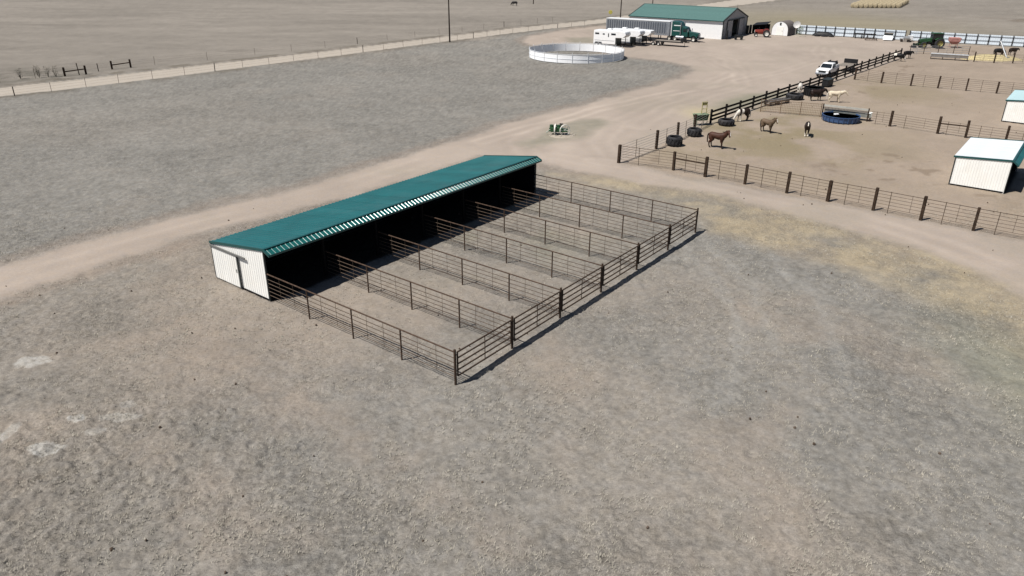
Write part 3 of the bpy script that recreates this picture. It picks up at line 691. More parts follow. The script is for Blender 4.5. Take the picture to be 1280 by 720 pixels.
# ------------------------------------------------------------------ poles and sign
def pole(label, x, y, h, cross=True):
    t = thing('utility_pole', label, 'pole', (x, y, 0), .6, 'utility poles along the road')
    m = MB(); m.tube((0, 0, -.5), (0, 0, h), .17, 10, .11); m.build('pole', M_pole, t, smooth=True)
    MB().box((0, .13, h - .6), (2.4, .1, .12)).build('crossarm', M_pole, t)
    for x_ in (-1.05, .35, 1.05): MB().tube((x_, .13, h - .54), (x_, .13, h - .36), .045, 6).build('insulator', M_galv, t)
pole('tall utility pole at the near edge of the gravel road beyond the lawn', -13.5, 163.2, 10.5)
pole('utility pole rising behind the livestock trailer beside the yellow sign', 30.7, 224.6, 10.5)
pole('utility pole standing behind the barn ridge', 47.9, 271.3, 10.5)
pole('utility pole out in the far pasture near the black cow', 7.0, 280.6, 10.5)
t = thing('road_sign', 'round yellow sign on a post beside the gravel road', 'sign', (26.4, 213.5, 0))
MB().tube((0, 0, -.3), (0, 0, 2.2), .045, 6).build('post', M_galv, t)
MB().lathe([(0, -.02), (.50, -.02), (.53, 0), (.50, .02), (0, .02)], (0, -.07, 2.45), 'y', 24).build('sign_plate', M_sign, t)

# ------------------------------------------------------------------ barn
def barn():
    x, y, tt, ln, w, ze, zr = 46.41, 172.12, 0.61, 23.1, 15.6, 3.85, 6.0
    t = thing('barn', 'large white steel barn with green roof and dark open sliding doorway', 'barn', (x, y, 0), -tt)   # local -x along the wall, +y to the back
    # side wall (near), panels of ribbed steel
    n = 25; pw = ln / n
    me = ribbed(0, pw, -.2, ze, ze, .23, .035, .02).mesh('wall_panel', M_whitepaint); mb_ = ribbed(0, pw, 0, ze, ze, .23, .035, .02, sgn=1).mesh('wall_panel', M_whitepaint)
    for i in range(n):
        link('wall_panel', me, t, loc=(-ln + i * pw, 0, 0)); link('wall_panel', mb_, t, loc=(-ln + i * pw, w, 0))
    # roof sheets on both slopes
    sl_ = (zr - ze) / (w / 2)
    for nm, y0, y1 in (('roof_panel', -.35, w / 2), ('roof_panel', w + .35, w / 2)):
        me = ribroof(0, pw + .02, y0, ze - .35 * sl_ + .08, y1, zr + .08, .23, .04, .025).mesh(nm, M_barnroof)
        for i in range(n): link(nm, me, t, loc=(-ln + i * pw, 0, .004 * (i % 2)))
    MB().box((-ln / 2, w / 2, zr + .11), (ln + .1, .4, .06)).build('ridge_cap', M_barnroof, t)
    MB().box((-ln / 2, -.36, ze - .35 * sl_ + .02), (ln + .1, .06, .16)).build('eave_trim', M_tealtrim, t)
    # gables; the one with the doorway faces local +x
    for gx, sg in ((0, 1), (-ln, -1)):
        m = MB(); D0, D1, DH = w * .5 - 4.3, w * .5 + 4.3, 3.7
        if sg == 1:
            op0, op1 = 5.6, 9.6
            for poly in ([(0, 0), (op0, 0), (op0, zr - (w / 2 - op0) * sl_), (0, ze)], [(op1, 0), (w, 0), (w, ze), (op1, zr - (op1 - w / 2) * sl_)], [(op0, DH), (op1, DH), (op1, zr - (op1 - w / 2) * sl_), (w / 2, zr), (op0, zr - (w / 2 - op0) * sl_)]):
                m = MB(); m.prism(poly, gx - .02, gx - .1, 'yz'); m.build('gable_wall', M_gableshade, t)
        else:
            m.prism([(0, 0), (w, 0), (w, ze), (w / 2, zr), (0, ze)], gx + .02, gx + .1, 'yz'); m.build('gable_wall', M_gableshade, t)
        for (ya, za, yb, zb_) in ((-.35, ze - .35 * sl_, w / 2, zr), (w / 2, zr, w + .35, ze - .35 * sl_)):
            m = MB(); m.loft([[(gx + sg * k, yy, zz + q) for k, q in ((-.1, -.1), (.14, -.1), (.14, .12), (-.1, .12))] for yy, zz in ((ya, za), (yb, zb_))]); m.build('rake_trim', M_darktrim, t)
    for yy in (-.02, w + .02): MB().box((.0, yy, ze / 2), (.2, .12, ze)).build('corner_trim', M_darktrim, t)
    for c in (3.9, 11.3):
        d = MB().box((.14, c, 1.85), (.06, 3.2, 3.6)).build('sliding_door', M_gableshade, t)
        mb = ribbed(c - 1.6, c + 1.6, .1, 3.6, 3.6, .4, .04, .025); mb.v = [(.175 - p[1], p[0], p[2]) for p in mb.v]; mb.build('door_panel', M_gableshade, d)
        for e in (-1.6, 1.6): MB().box((.18, c + e, 1.85), (.06, .09, 3.6)).build('door_frame', M_darktrim, d)
    MB().box((.2, w / 2, 3.78), (.12, 10.8, .16)).build('door_track', M_darktrim, t)
    MB().box((-6, w / 2, .02), (11.6, w - .6, .03)).build('floor', mat('barn_floor', (.12, .10, .085), .9), t)
    m = MB(); m.prism([(.2, .05), (w - .2, .05), (w - .2, ze - .1), (w / 2, zr - .2), (.2, ze - .1)], -12, -12.1, 'yz'); m.build('inner_partition', M_inshade, t)
    MB().tube((0, w / 2, zr), (0, w / 2, zr + .9), .03, 6).build('vent_pipe', M_rustdark, t)
    return t
BARN = barn()
def barn_pt(lx, ly): 
    c, s = cos(-.61), sin(-.61); return (46.41 + lx * c - ly * s, 172.12 + lx * s + ly * c, 0)
for ly, lab in ((.75, 'dark barrel standing at the white wall corner of the barn'), (14.6, 'dark barrel by the far side of the barn doorway'), (16.6, 'slim dark barrel stack beyond the barn corner')):
    t = thing('barrel', lab, 'barrel', barn_pt(.75, ly)); hgt = 1.9
    MB().lathe([(.28, 0), (.3, .05), (.29, .6), (.31, .62), (.29, .64), (.29, .9), (.29, 1.0), (.3, 1.03), (.29, 1.1), (.29, 1.85), (.27, hgt)], n=14).build('body', M_black, t, smooth=True)
    MB().lathe([(.30, hgt - .02), (.30, hgt + .03), (.2, hgt + .03)], n=14).build('lid', M_darktrim, t)

# ------------------------------------------------------------------ wheels and vehicles
def wheel(parent, c, r, w, rim_mat=None, axis='y', name='wheel', n=18, rim=.58):
    """tyre ring with tread shoulders and a dished rim as sub-part; axis y = across the vehicle"""
    pr = [(r * rim, -w / 2), (r * .93, -w / 2), (r, -w * .32), (r, w * .32), (r * .93, w / 2), (r * rim, w / 2)]
    o = MB().lathe(pr, c, axis, n, True).build(name, M_rubber, parent, smooth=True)
    MB().lathe([(0, -w * .20), (r * .2, -w * .26), (r * .25, -w * .12), (r * (rim - .08), -w * .12), (r * (rim + .01), -w * .42), (r * (rim + .01), w * .42), (r * (rim - .08), w * .12), (r * .2, w * .26), (0, w * .2)], c, axis, n).build('rim', rim_mat or M_rim, o, smooth=True)
    return o

HD = Vector((.85, -.527, 0)); HANG = atan2(HD.y, HD.x)       # the vehicles by the barn face this way

def semi():
    t = thing('semi_tractor', 'green long-nose semi tractor with high sleeper hitched to the livestock trailer', 'truck', (21.7 + .85 * 15.6, 178.2 - .527 * 15.6, 0), HANG)
    MB().box((3.3, 0, .78), (7.4, .9, .28)).build('chassis', M_black, t)
    # sleeper with fairing
    m = MB(); m.prism([(0.0, 1.0), (2.3, 1.0), (2.3, 3.1), (2.0, 3.72), (1.4, 3.98), (0.1, 4.02)], -1.2, 1.2); s = m.build('sleeper', M_green, t, .08)
    MB().box((.03, 0, 2.5), (.12, 2.42, 2.9)).build('fairing_edge', M_whitepaint, s)
    MB().box((1.3, -1.215, 3.2), (1.5, .02, .16)).build('stripe', M_whitepaint, s); MB().box((1.2, -1.215, 2.1), (1.5, .02, .1)).build('stripe', M_whitepaint, s)
    m = MB(); m.prism([(2.3, .95), (3.75, .95), (3.75, 2.0), (3.3, 2.85), (2.3, 3.05)], -1.08, 1.08); c = m.build('cab', M_green, t, .06)
    m = MB(); m.prism([(3.40, 2.72), (3.77, 2.05), (3.80, 2.07), (3.43, 2.76)], -.95, .95); m.build('windscreen', M_glass, c)
    for sy in (-1.095, 1.075): MB().box((3.05, sy, 2.25), (.75, .02, .6)).build('window', M_glass, c)
    m = MB(); m.prism([(3.75, .95), (5.9, .85), (6.05, 1.55), (5.9, 1.80), (3.75, 2.05)], -.62, .62); h = m.build('hood', M_green, t, .08)
    for sy in (-1, 1):
        m = MB(); m.prism([(4.3, 1.0), (4.45, 1.35), (4.9, 1.55), (5.5, 1.45), (5.85, 1.1), (5.85, .8), (5.7, .8), (5.55, 1.1), (5.1, 1.28), (4.7, 1.15), (4.5, .9)], sy * .6, sy * 1.15); m.build('fender', M_green, t, .03)
        MB().box((5.9, sy * .85, 1.15), (.12, .28, .24)).build('headlight', M_glass, t)
        MB().tube((2.15, sy * 1.28, .9), (2.15, sy * 1.28, 3.9), .085, 8).build('exhaust_stack', M_silver, t, smooth=True)
        MB().tube((1.2, sy * 1.0, .8), (2.9, sy * 1.0, .8), .33, 12).build('fuel_tank', M_silver, t, smooth=True)
        MB().box((3.85, sy * 1.35, 2.25), (.1, .22, .55)).build('mirror', M_silver, t)
        wheel(t, (5.1, sy * 1.0, .52), .52, .3)
        for xx in (-.35, .95): wheel(t, (xx, sy * .92, .52), .52, .52)
    MB().box((6.06, 0, 1.3), (.08, .95, .75)).build('grille', M_silver, t); MB().box((6.15, 0, .6), (.2, 2.35, .38)).build('bumper', M_silver, t, .03)
    # trailer
    t = thing('livestock_trailer', 'long silver ribbed livestock semi-trailer parked before the barn wall', 'trailer', (21.7, 178.2, 0), HANG); L = 15.2
    MB().box((L / 2, 0, 2.45), (L, 2.4, 2.85)).build('body', M_silver, t, .03)
    mr = MB().box((0, 0, 0), (.10, .07, 2.7)).mesh('rib', M_silver); ms = MB().box((0, 0, 0), (.26, .03, 2.2)).mesh('air_slot', M_slot)
    for i in range(27):
        x = .25 + i * .545
        for sy in (-1, 1): link('rib', mr, t, loc=(x, sy * 1.22, 2.45))
        if i < 26:
            for sy in (-1, 1): link('air_slot', ms, t, loc=(x + .272, sy * 1.205, 2.5))
    MB().box((L / 2, 0, 3.9), (L + .06, 2.5, .10)).build('roof_rail', M_whitepaint, t)
    MB().box((L / 2, -1.23, 1.06), (L, .06, .16)).build('lower_rail', M_silver, t)
    MB().box((L + .45, 0, 2.45), (1.0, 2.3, 2.7)).build('nose', mat('trailer_nose_shaded', (.10, .105, .12), .6, .3, .15, 3), t, .15)  # nose darker than the body: its shadow is put into the colour
    for xx in (1.4, 2.7):
        for sy in (-1, 1): wheel(t, (xx, sy * .95, .52), .52, .5, M_silver)
    MB().box((2.05, 0, .75), (2.8, 1.6, .35)).build('bogie', M_black, t)
    for sy in (-.7, .7): MB().box((L - 2.6, sy, .55), (.14, .14, 1.1)).build('landing_leg', M_black, t)
semi()

def horse_trailer(label, loc, L, H, nose, awning=True):
    t = thing('horse_trailer', label, 'trailer', loc, HANG, 'white gooseneck trailers by the round pen', 1.12); W = 2.3; f = .42
    b = MB(); b.prism([(0, f), (L, f), (L, f + 1.15), (L + nose * .72, f + 1.2), (L + nose, f + 1.7), (L + nose * .9, H - .12), (L + nose * .7, H), (.06, H), (0, H - .15)], 0, W); b.build('body', M_whitepaint, t, .06)
    MB().box((L + nose * .93, W / 2, f + 1.75), (.10, W - .3, .55), 0, .35).build('nose_panel', M_galv, t)
    MB().box((L * .55 + nose / 2, W / 2, H + .03), (L * .7, W * .75, .06)).build('roof_panel', M_whitepaint, t)
    MB().box((L * .62, W * .5, H + .18), (.8, .7, .26)).build('air_conditioner', M_whitepaint, t, .05)
    for cx, w_, cz, h_ in ((L * .16, L * .18, H - .55, .26), (L * .46, L * .09, H - .6, .2), (L * .68, .16, H - .75, .62), (L * .90, L * .2, H - .55, .28)):
        MB().box((cx, -.012, cz), (w_, .04, h_)).build('window', M_glass, t)
    MB().box((L * .5, -.012, f + .62), (L * .9, .02, .05)).build('trim_stripe', M_galv, t)
    m = MB(); m.prism([(L * .05, f - .05), (L * .42, f - .05), (L * .38, f + .38), (L * .09, f + .38)], -.03, .1); m.build('fender', M_galv, t)
    for xx in (L * .15, L * .31):
        for yy in (.06, W - .06): wheel(t, (xx, yy, .36), .36, .22)
    for yy in (.3, W - .3): MB().box((L + .25, yy, .4), (.12, .12, .85)).build('landing_leg', M_black, t)
    MB().box((L + .1, W / 2, f + .6), (.25, W - .2, 1.15)).build('front_wall', M_darktrim, t)
    MB().tube((L + nose * .75, W / 2, .45), (L + nose * .75, W / 2, f + 1.2), .07, 8).build('coupler', M_black, t)
    return t
nA = Vector((.527, .85, 0))
pA = Vector((16.5, 159.3, 0))
horse_trailer('white gooseneck horse trailer with dark windows, parked right behind the white round pen', pA, 4.4, 2.75, 2.0)
horse_trailer('white gooseneck trailer tucked between the window trailer and the smaller one', pA + nA * 3.7 + HD * 1.7, 4.3, 2.75, 2.0)
horse_trailer('smaller white gooseneck trailer closest to the silver livestock trailer', pA + nA * 7.2 + HD * 3.2, 3.9, 2.5, 1.8)

def flatbed(label, loc, ang, L, m_deck, group=None, h=.95):
    t = thing('flatbed_trailer', label, 'trailer', loc, ang, group)
    n = 8
    mp_ = MB().box((0, 0, 0), (L - .3, .245, .05)).mesh('deck_plank', m_deck)
    for i in range(n): link('deck_plank', mp_, t, loc=(L / 2, -1.0 + i * .27, h))
    for sy in (-1.12, 1.0): MB().box((L / 2, sy, h - .1), (L, .1, .2)).build('side_rail', M_black, t)
    MB().box((L + .4, -.06, h - .1), (1.0, .2, .16)).build('tongue', M_black, t)
    MB().tube((L + .1, -.5, .0), (L + .1, -.5, h), .05, 6).build('jack', M_black, t)
    for xx in (L * .22, L * .36):
        for sy in (-1.2, 1.1): wheel(t, (xx, sy, .36), .36, .24)
    MB().box((L - .35, -.06, h + .35), (.5, 2.1, .65)).build('headboard', M_black, t)
    return t
flatbed('low flatbed trailer with pale deck and white wheel hubs in front of the semi', (28.2, 162.6, 0), HANG, 8.3, M_greywood)

def pickup():
    t = thing('pickup_truck', 'white pickup truck parked behind the dark board fence', 'truck', (50.3, 121.6, 0), YAW + pi)   # local +x is forward
    W = .98
    m = MB(); m.prism([(-2.8, .55), (2.65, .5), (2.8, .7), (2.78, 1.05), (2.6, 1.18), (1.15, 1.28), (-2.8, 1.25)], -W, W); m.build('body', M_whitepaint, t, .07)
    m = MB(); m.loft([[(x0, sy * w, z) for x0, sy in ((-.95, -1), (-.95, 1))] + [(x1, sy * w, z) for x1, sy in ((xf, 1), (xf, -1))] for x1 in (0,) for (xf, w, z) in ((1.2, .95, 1.24), (.45, .80, 1.86), (.35, .76, 1.92))])
    m.build('cab', M_whitepaint, t, .04)
    m = MB(); m.add([(1.19, -.84, 1.30), (1.19, .84, 1.30), (.52, .74, 1.84), (.52, -.74, 1.84), (1.15, -.84, 1.28), (1.15, .84, 1.28), (.46, .74, 1.82), (.46, -.74, 1.82)], [(0, 1, 2, 3), (7, 6, 5, 4), (0, 4, 5, 1), (2, 6, 7, 3), (1, 5, 6, 2), (0, 3, 7, 4)]); m.build('windscreen', M_glass, t)
    for sy in (-1, 1):
        m = MB(); m.add([(.95, sy * .93, 1.32), (-.1, sy * .93, 1.32), (-.1, sy * .83, 1.78), (.5, sy * .83, 1.78)], [(0, 1, 2, 3)]); m.build('window', M_glass, t)
        m = MB(); m.add([(-.2, sy * .93, 1.32), (-.85, sy * .93, 1.32), (-.85, sy * .83, 1.78), (-.2, sy * .83, 1.78)], [(0, 1, 2, 3)]); m.build('window', M_glass, t)
        MB().box((2.72, sy * .72, .98), (.12, .34, .24)).build('headlight', M_galv, t); MB().box((.85, sy * 1.12, 1.35), (.1, .2, .2)).build('mirror', M_black, t)
        wheel(t, (1.75, sy * .88, .40), .40, .28, M_silver); wheel(t, (-1.75, sy * .88, .40), .40, .28, M_silver)
        MB().box((-1.9, sy * .9, 1.42), (1.7, .12, .34)).build('bed_side', M_whitepaint, t, .03)
    MB().box((2.79, 0, .90), (.06, 1.1, .32)).build('grille', M_darktrim, t); MB().box((2.88, 0, .58), (.2, 1.95, .24)).build('bumper', M_silver, t, .04)
    MB().box((-1.9, 0, 1.22), (1.7, 1.6, .08)).build('bed_floor', M_black, t)
    t2 = thing('covered_load', 'black covered load sitting in the white pickup bed', 'load', (51.5, 123.1, 1.26), YAW)
    m = MB(); m.prism([(-.8, 0), (.8, 0), (.85, .5), (.6, .72), (-.5, .68), (-.8, .45)], -.7, .7); m.build('tarp', M_black, t2, .1)
    for yy in (-.5, .5): MB().box((0, yy, .4), (1.72, .05, .86)).build('strap', M_darktrim, t2)
pickup()
flatbed('grey flat trailer standing behind the white pickup along the board fence', (54.2, 125.4, 0), YAW, 5.0, M_greywood, h=.9)

def red_tractor():
    t = thing('red_tractor', 'old red farm tractor with white wheel centres by the barn door', 'tractor', (57.2, 177.7, 0), pi - .25); # faces left
    MB().box((-.1, 0, .95), (2.6, .45, .45)).build('transmission', M_red, t, .05)
    m = MB(); m.prism([(.0, 1.05), (1.75, 1.0), (1.85, 1.2), (1.75, 1.5), (.1, 1.58), (0, 1.5)], -.3, .3); m.build('hood', M_red, t, .06)
    MB().box((1.86, 0, 1.2), (.06, .5, .5)).build('grille', M_rim, t)
    MB().tube((.95, 0, 1.5), (.95, 0, 2.2), .04, 8).build('exhaust', M_black, t); MB().tube((1.3, .1, 1.5), (1.3, .1, 1.85), .05, 8).build('air_stack', M_black, t)
    for sy in (-1, 1):
        wheel(t, (-.75, sy * .85, .78), .78, .40, n=22); wheel(t, (1.5, sy * .6, .40), .40, .2)
        m = MB(); m.prism([(-1.4, 1.35), (-1.1, 1.66), (-.5, 1.70), (-.05, 1.4), (-.1, 1.36), (-.5, 1.64), (-1.08, 1.6), (-1.36, 1.32)], sy * .6, sy * 1.02); m.build('fender', M_red, t)
    MB().tube((-.75, -.85, .78), (-.75, .85, .78), .12, 8).build('rear_axle', M_black, t); MB().tube((1.5, -.6, .45), (1.5, .6, .45), .07, 8).build('front_axle', M_red, t)
    MB().box((-.75, 0, 1.45), (.45, .5, .1)).build('seat', M_black, t, .03); MB().box((-.97, 0, 1.65), (.08, .48, .4)).build('seat_back', M_black, t, .03)
    MB().lathe([(.19, -.02), (.21, 0), (.19, .02), (.17, 0)], (-.2, 0, 1.75), 'z', 16, True).build('steering_wheel', M_black, t); MB().tube((.1, 0, 1.45), (-.2, 0, 1.75), .025, 6).build('steering_column', M_black, t)
red_tractor()

def green_tractor():
    t = thing('green_tractor', 'green cab tractor with black-framed cab before the windbreak', 'tractor', (86.4, 158.6, 0), pi - .1, scale=1.05)
    MB().box((.2, 0, .95), (3.6, .6, .5)).build('chassis', M_black, t)
    m = MB(); m.prism([(.5, 1.0), (2.7, 1.0), (2.85, 1.25), (2.7, 1.62), (.5, 1.85)], -.42, .42); m.build('hood', M_jd, t, .08)
    MB().box((2.84, 0, 1.25), (.06, .7, .5)).build('grille', M_black, t)
    MB().tube((1.7, .3, 1.6), (1.7, .3, 2.6), .05, 8).build('exhaust', M_black, t)
    for sx in (-1.15, .5):
        for sy in (-.7, .7): MB().box((sx, sy, 2.0), (.09, .09, 1.4)).build('cab_post', M_black, t)
    MB().box((-.33, 0, 2.75), (1.9, 1.65, .16)).build('cab_roof', M_jd, t, .05)
    for sy in (-.71, .71): MB().box((-.33, sy, 2.15), (1.55, .02, 1.0)).build('window', M_glass, t)
    for sx in (-1.16, .51): MB().box((sx, 0, 2.15), (.02, 1.3, 1.0)).build('window', M_glass, t)
    for sy in (-1, 1):
        wheel(t, (-.75, sy * 1.0, .92), .92, .52, M_yellow, n=22); wheel(t, (2.05, sy * .85, .6), .6, .36, M_yellow)
        m = MB(); m.prism([(-1.5, 1.5), (-1.1, 1.95), (-.3, 1.95), (.2, 1.6), (.15, 1.55), (-.3, 1.88), (-1.08, 1.88), (-1.45, 1.45)], sy * .7, sy * 1.2); m.build('fender', M_jd, t)
        MB().box((1.1, sy * .6, .95), (.3, .25, .5)).build('step', M_black, t)
    MB().tube((-.75, -1, .92), (-.75, 1, .92), .16, 8).build('rear_axle', M_black, t); MB().tube((2.05, -.85, .6), (2.05, .85, .6), .1, 8).build('front_axle', M_black, t)
    for sy in (-.5, .5): MB().tube((.9, sy * 1.1, 1.5), (3.6, sy, .5), .07, 6).build('loader_arm', M_jd, t)
    MB().prism([(3.4, .1), (4.0, .1), (4.0, .16), (3.5, .2), (3.45, .8), (3.38, .8)], -.95, .95).build('loader_bucket', M_black, t)
green_tractor()
t = thing('seed_hopper', 'sun-bleached red hopper standing behind the green tractor', 'hopper', (91.4, 160.0, 0), -.2)
m = MB(); m.loft([[(sx * a, sy * b, z) for sx, sy in ((-1, -1), (1, -1), (1, 1), (-1, 1))] for a, b, z in ((.4, .4, .6), (.95, .8, 1.2), (1.0, .85, 1.9))]); m.build('bin', M_pinkred, t, .03)
for sx in (-.7, .7):
    for sy in (-.5, .5): MB().tube((sx, sy, 0), (sx * .8, sy * .8, 1.0), .05, 6).build('leg', M_pinkred, t)

t = thing('quad_bike', 'small black quad bike parked on the dirt before the barn doorway', 'quad bike', (50.0, 171.6, 0), -.3)
m = MB(); m.prism([(-.9, .45), (.9, .45), (1.0, .7), (.6, .85), (.2, .78), (-.3, .9), (-.95, .85)], -.35, .35); m.build('body', M_black, t, .05)
for sx in (-.62, .62):
    for sy in (-.45, .45): wheel(t, (sx, sy, .3), .3, .26, M_darktrim, n=14)
MB().box((-.25, 0, .93), (.75, .32, .1)).build('seat', M_rubber, t, .03); MB().tube((.42, -.4, 1.08), (.42, .4, 1.08), .025, 6).build('handlebar', M_black, t); MB().tube((.55, 0, .75), (.42, 0, 1.08), .03, 6).build('steering_column', M_black, t)
for sx in (-.75, .78): MB().box((sx, 0, .92), (.42, .8, .04)).build('rack', M_darktrim, t)

# ------------------------------------------------------------------ round pen
M_penrail = mat('pen_rail', (.62, .64, .67), .5, 0, .1, 3)
def round_pen():
    cx, cy, R, n = 11.6, 141.4, 8.65, 20; H = 1.5
    t = thing('round_pen', 'white round training pen of curved sheet panels on the lawn', 'pen', (cx, cy, 0))
    pn = MB(); k = 6; st = 2 * pi / n
    ring = []
    for i in range(k + 1):
        a = st * (.02 + .96 * i / k) - st / 2
        ring.append([(cos(a) * (R + d), sin(a) * (R + d), z) for d, z in ((-.03, .06), (.03, .06), (.03, H - .12), (-.03, H - .12))])
    pn.loft(ring); me = pn.mesh('panel', mat('pen_white', (.86, .86, .87), .5, 0, .03, 1.5, .4, dirt=(.72, .72, .72, .4)))
    def arc(z, r): 
        m = MB(); 
        pts = [(cos(st * (i / k) - st / 2) * (R + .05), sin(st * (i / k) - st / 2) * (R + .05), z) for i in range(k + 1)]
        for p, q in zip(pts[:-1], pts[1:]): m.tube(p, q, r, 6)
        return m
    me_t = arc(H, .035).mesh('top_rail', M_penrail); me_m = arc(.72, .028).mesh('middle_rail', M_penrail)
    mp_ = MB().tube((R + .07, 0, -.2), (R + .07, 0, H + .32), .035, 8).mesh('post', M_penrail)
    for i in range(n):
        for nm, me_ in (('panel', me), ('top_rail', me_t), ('middle_rail', me_m)): link(nm, me_, t, rz=i * st)
        link('post', mp_, t, rz=(i + .5) * st)
round_pen()

# ------------------------------------------------------------------ arched shed, dish, shrub
def arched_shed():
    t = thing('arched_shed', 'small arched shed with white front and grey shingled sides', 'shed', (60.6, 182.0, 0), -.655)  # local x across the front, y to the back
    w, d, H = 3.7, 5.2, 3.0
    prof = [(w / 2 - cos(a) * w / 2 * (1.0), 1.15 + sin(a) * (H - 1.15)) for a in [i * pi / 14 for i in range(15)]]
    m = MB(); m.prism([(0, 0)] + prof + [(w, 0)], 0, .06); m.build('front_wall', M_whitepaint, t)
    m = MB(); m.prism([(0, 0)] + prof + [(w, 0)], d - .06, d); m.build('back_wall', M_greywood, t)
    full = [(0, 0), (0, .6)] + prof + [(w, .6), (w, 0)]
    for (a, b) in zip(full[:-1], full[1:]):
        e = Vector((b[0] - a[0], b[1] - a[1])); nn = Vector((-e.y, e.x)).normalized() * .07
        m = MB(); m.add([(a[0], .07, a[1]), (b[0], .07, b[1]), (b[0], d - .07, b[1]), (a[0], d - .07, a[1])] + [(a[0] + nn.x, .0, a[1] + nn.y), (b[0] + nn.x, .0, b[1] + nn.y), (b[0] + nn.x, d + .05, b[1] + nn.y), (a[0] + nn.x, d + .05, a[1] + nn.y)],
              [(3, 2, 1, 0), (4, 5, 6, 7), (0, 1, 5, 4), (2, 3, 7, 6), (1, 2, 6, 5), (3, 0, 4, 7)]); m.build('roof_course', M_shingle, t)
    MB().box((w / 2, -.03, 2.55), (.36, .08, .55)).build('vent', M_darktrim, t)
    dd = MB().box((w / 2, -.03, 1.0), (1.6, .05, 1.95)).build('door', M_white, t); MB().box((w / 2 + .6, -.07, 1.0), (.05, .05, .2)).build('handle', M_darktrim, dd)
arched_shed()
t = thing('lean_to', 'black open lean-to behind the red tractor', 'shed', (56.6, 184.3, 0), -.655)
m = MB(); m.loft([[(x, y, z) for y, z in ((0, 1.9 + .12 * x), (2.6, 2.3 + .12 * x), (2.6, 2.38 + .12 * x), (0, 1.98 + .12 * x))] for x in (0, 3.4)]); m.build('roof', M_black, t)
MB().box((1.7, 2.5, 1.1), (3.3, .06, 2.2)).build('back_wall', M_shadewood, t); MB().box((.05, 1.3, 1.0), (.06, 2.4, 1.9)).build('side_wall', M_shadewood, t)
for x in (.1, 3.2): MB().box((x, .1, 1.0), (.12, .12, 2.05)).build('post', M_shadewood, t)
t = thing('satellite_dish', 'big grey satellite dish at the arched shed side', 'dish', (65.9, 181.0, 0), 0)
MB().tube((0, 0, -.3), (0, 0, 2.1), .07, 8).build('mast', M_galv, t)
m = MB(); m.lathe([(0, .0), (.35, .03), (.62, .1), (.82, .2), (.8, .24), (.6, .14), (.34, .07), (0, .04)], (0, 0, 0), 'y', 24); o = m.build('reflector', mat('dish_grey', (.42, .41, .40), .6, .1, .1, 3), t, smooth=True); o.location = (0, -.1, 2.35); o.rotation_euler = (.35, 0, pi - .5)
MB().tube((0, -.1, 2.3), (-.35, -.75, 2.6), .02, 6).build('feed_arm', M_galv, t)

def leafy(label, name, loc, h, w, n, m, seed, cat='shrub', stem=M_twig):
    t = thing(name, label, cat, loc); r = random.Random(seed); mb = MB(); st = MB()
    for i in range(9):
        a = r.uniform(0, 2 * pi); q = Vector((cos(a) * w * r.uniform(.2, .8), sin(a) * w * r.uniform(.2, .8), h * r.uniform(.5, .95))); st.tube((0, 0, -.1), q, .025, 4, .008)
    for i in range(n):
        a = r.uniform(0, 2 * pi); z = r.uniform(.08, 1) ** .8; k = sqrt(r.random()) * w * (.5 + .6 * sin(pi * min(1, z * .9)))
        c = Vector((cos(a) * k, sin(a) * k, z * h)); d = Vector((r.uniform(-1, 1), r.uniform(-1, 1), r.uniform(-.3, 1))).normalized() * r.uniform(.08, .17); e = d.orthogonal().normalized() * .05
        mb.add([c - e, c + d * .5 + e * .3, c + d, c + d * .5 - e * 1.6], [(0, 1, 2, 3)])
    mb.build('foliage', m, t); st.build('stems', stem, t)
leafy('small green shrub on a dirt mound beside the satellite dish', 'shrub', (66.6, 180.4, .05), 1.9, .7, 420, M_leaf, 4)
m = MB(); m.lathe([(1.6, -.1), (1.2, .12), (.6, .24), (0, .28)], (66.6, 180.2, 0), 'z', 14); tag(m.build('dirt_mound', mat('mound', (.26, .23, .19), .95, 0, .3, 2, .05, .5), smooth=True), 'low dirt mound at the foot of the green shrub', 'mound')

# ------------------------------------------------------------------ windbreak
def windbreak(label, a, b, n):
    base = Vector((a[0], a[1], 0)); d, ln, e = seg(a, b); ang = atan2(e.y, e.x); t = thing('windbreak_fence', label, 'windbreak', base, ang, 'windbreak runs'); p = ln / n; H = 2.05
    me = ribbed(.01, p - .01, .1, H, H, .4, .05, .035).mesh('sheet', M_wind)
    po = MB().box((0, -.13, .95), (.15, .15, 2.35)).mesh('post', M_board); rl = MB().box((p / 2, -.08, 0), (p, .05, .07)).mesh('rail', mat('rail_dark', (.10, .11, .12), .8))
    for i in range(n):
        link('sheet', me, t, loc=(i * p, 0, 0)); link('rail', rl, t, loc=(i * p, 0, .85)); link('rail', rl, t, loc=(i * p, 0, 1.72))
    for i in range(n + 1): link('post', po, t, loc=(i * p, 0, 0))
windbreak('pale blue-white sheet windbreak behind the parked machinery, starting at the green shrub', (67.4, 184.6), (87.2, 172.2), 11)
windbreak('pale blue-white sheet windbreak behind the cattle yard and green tractor', (87.9, 171.8), (124, 152), 19)

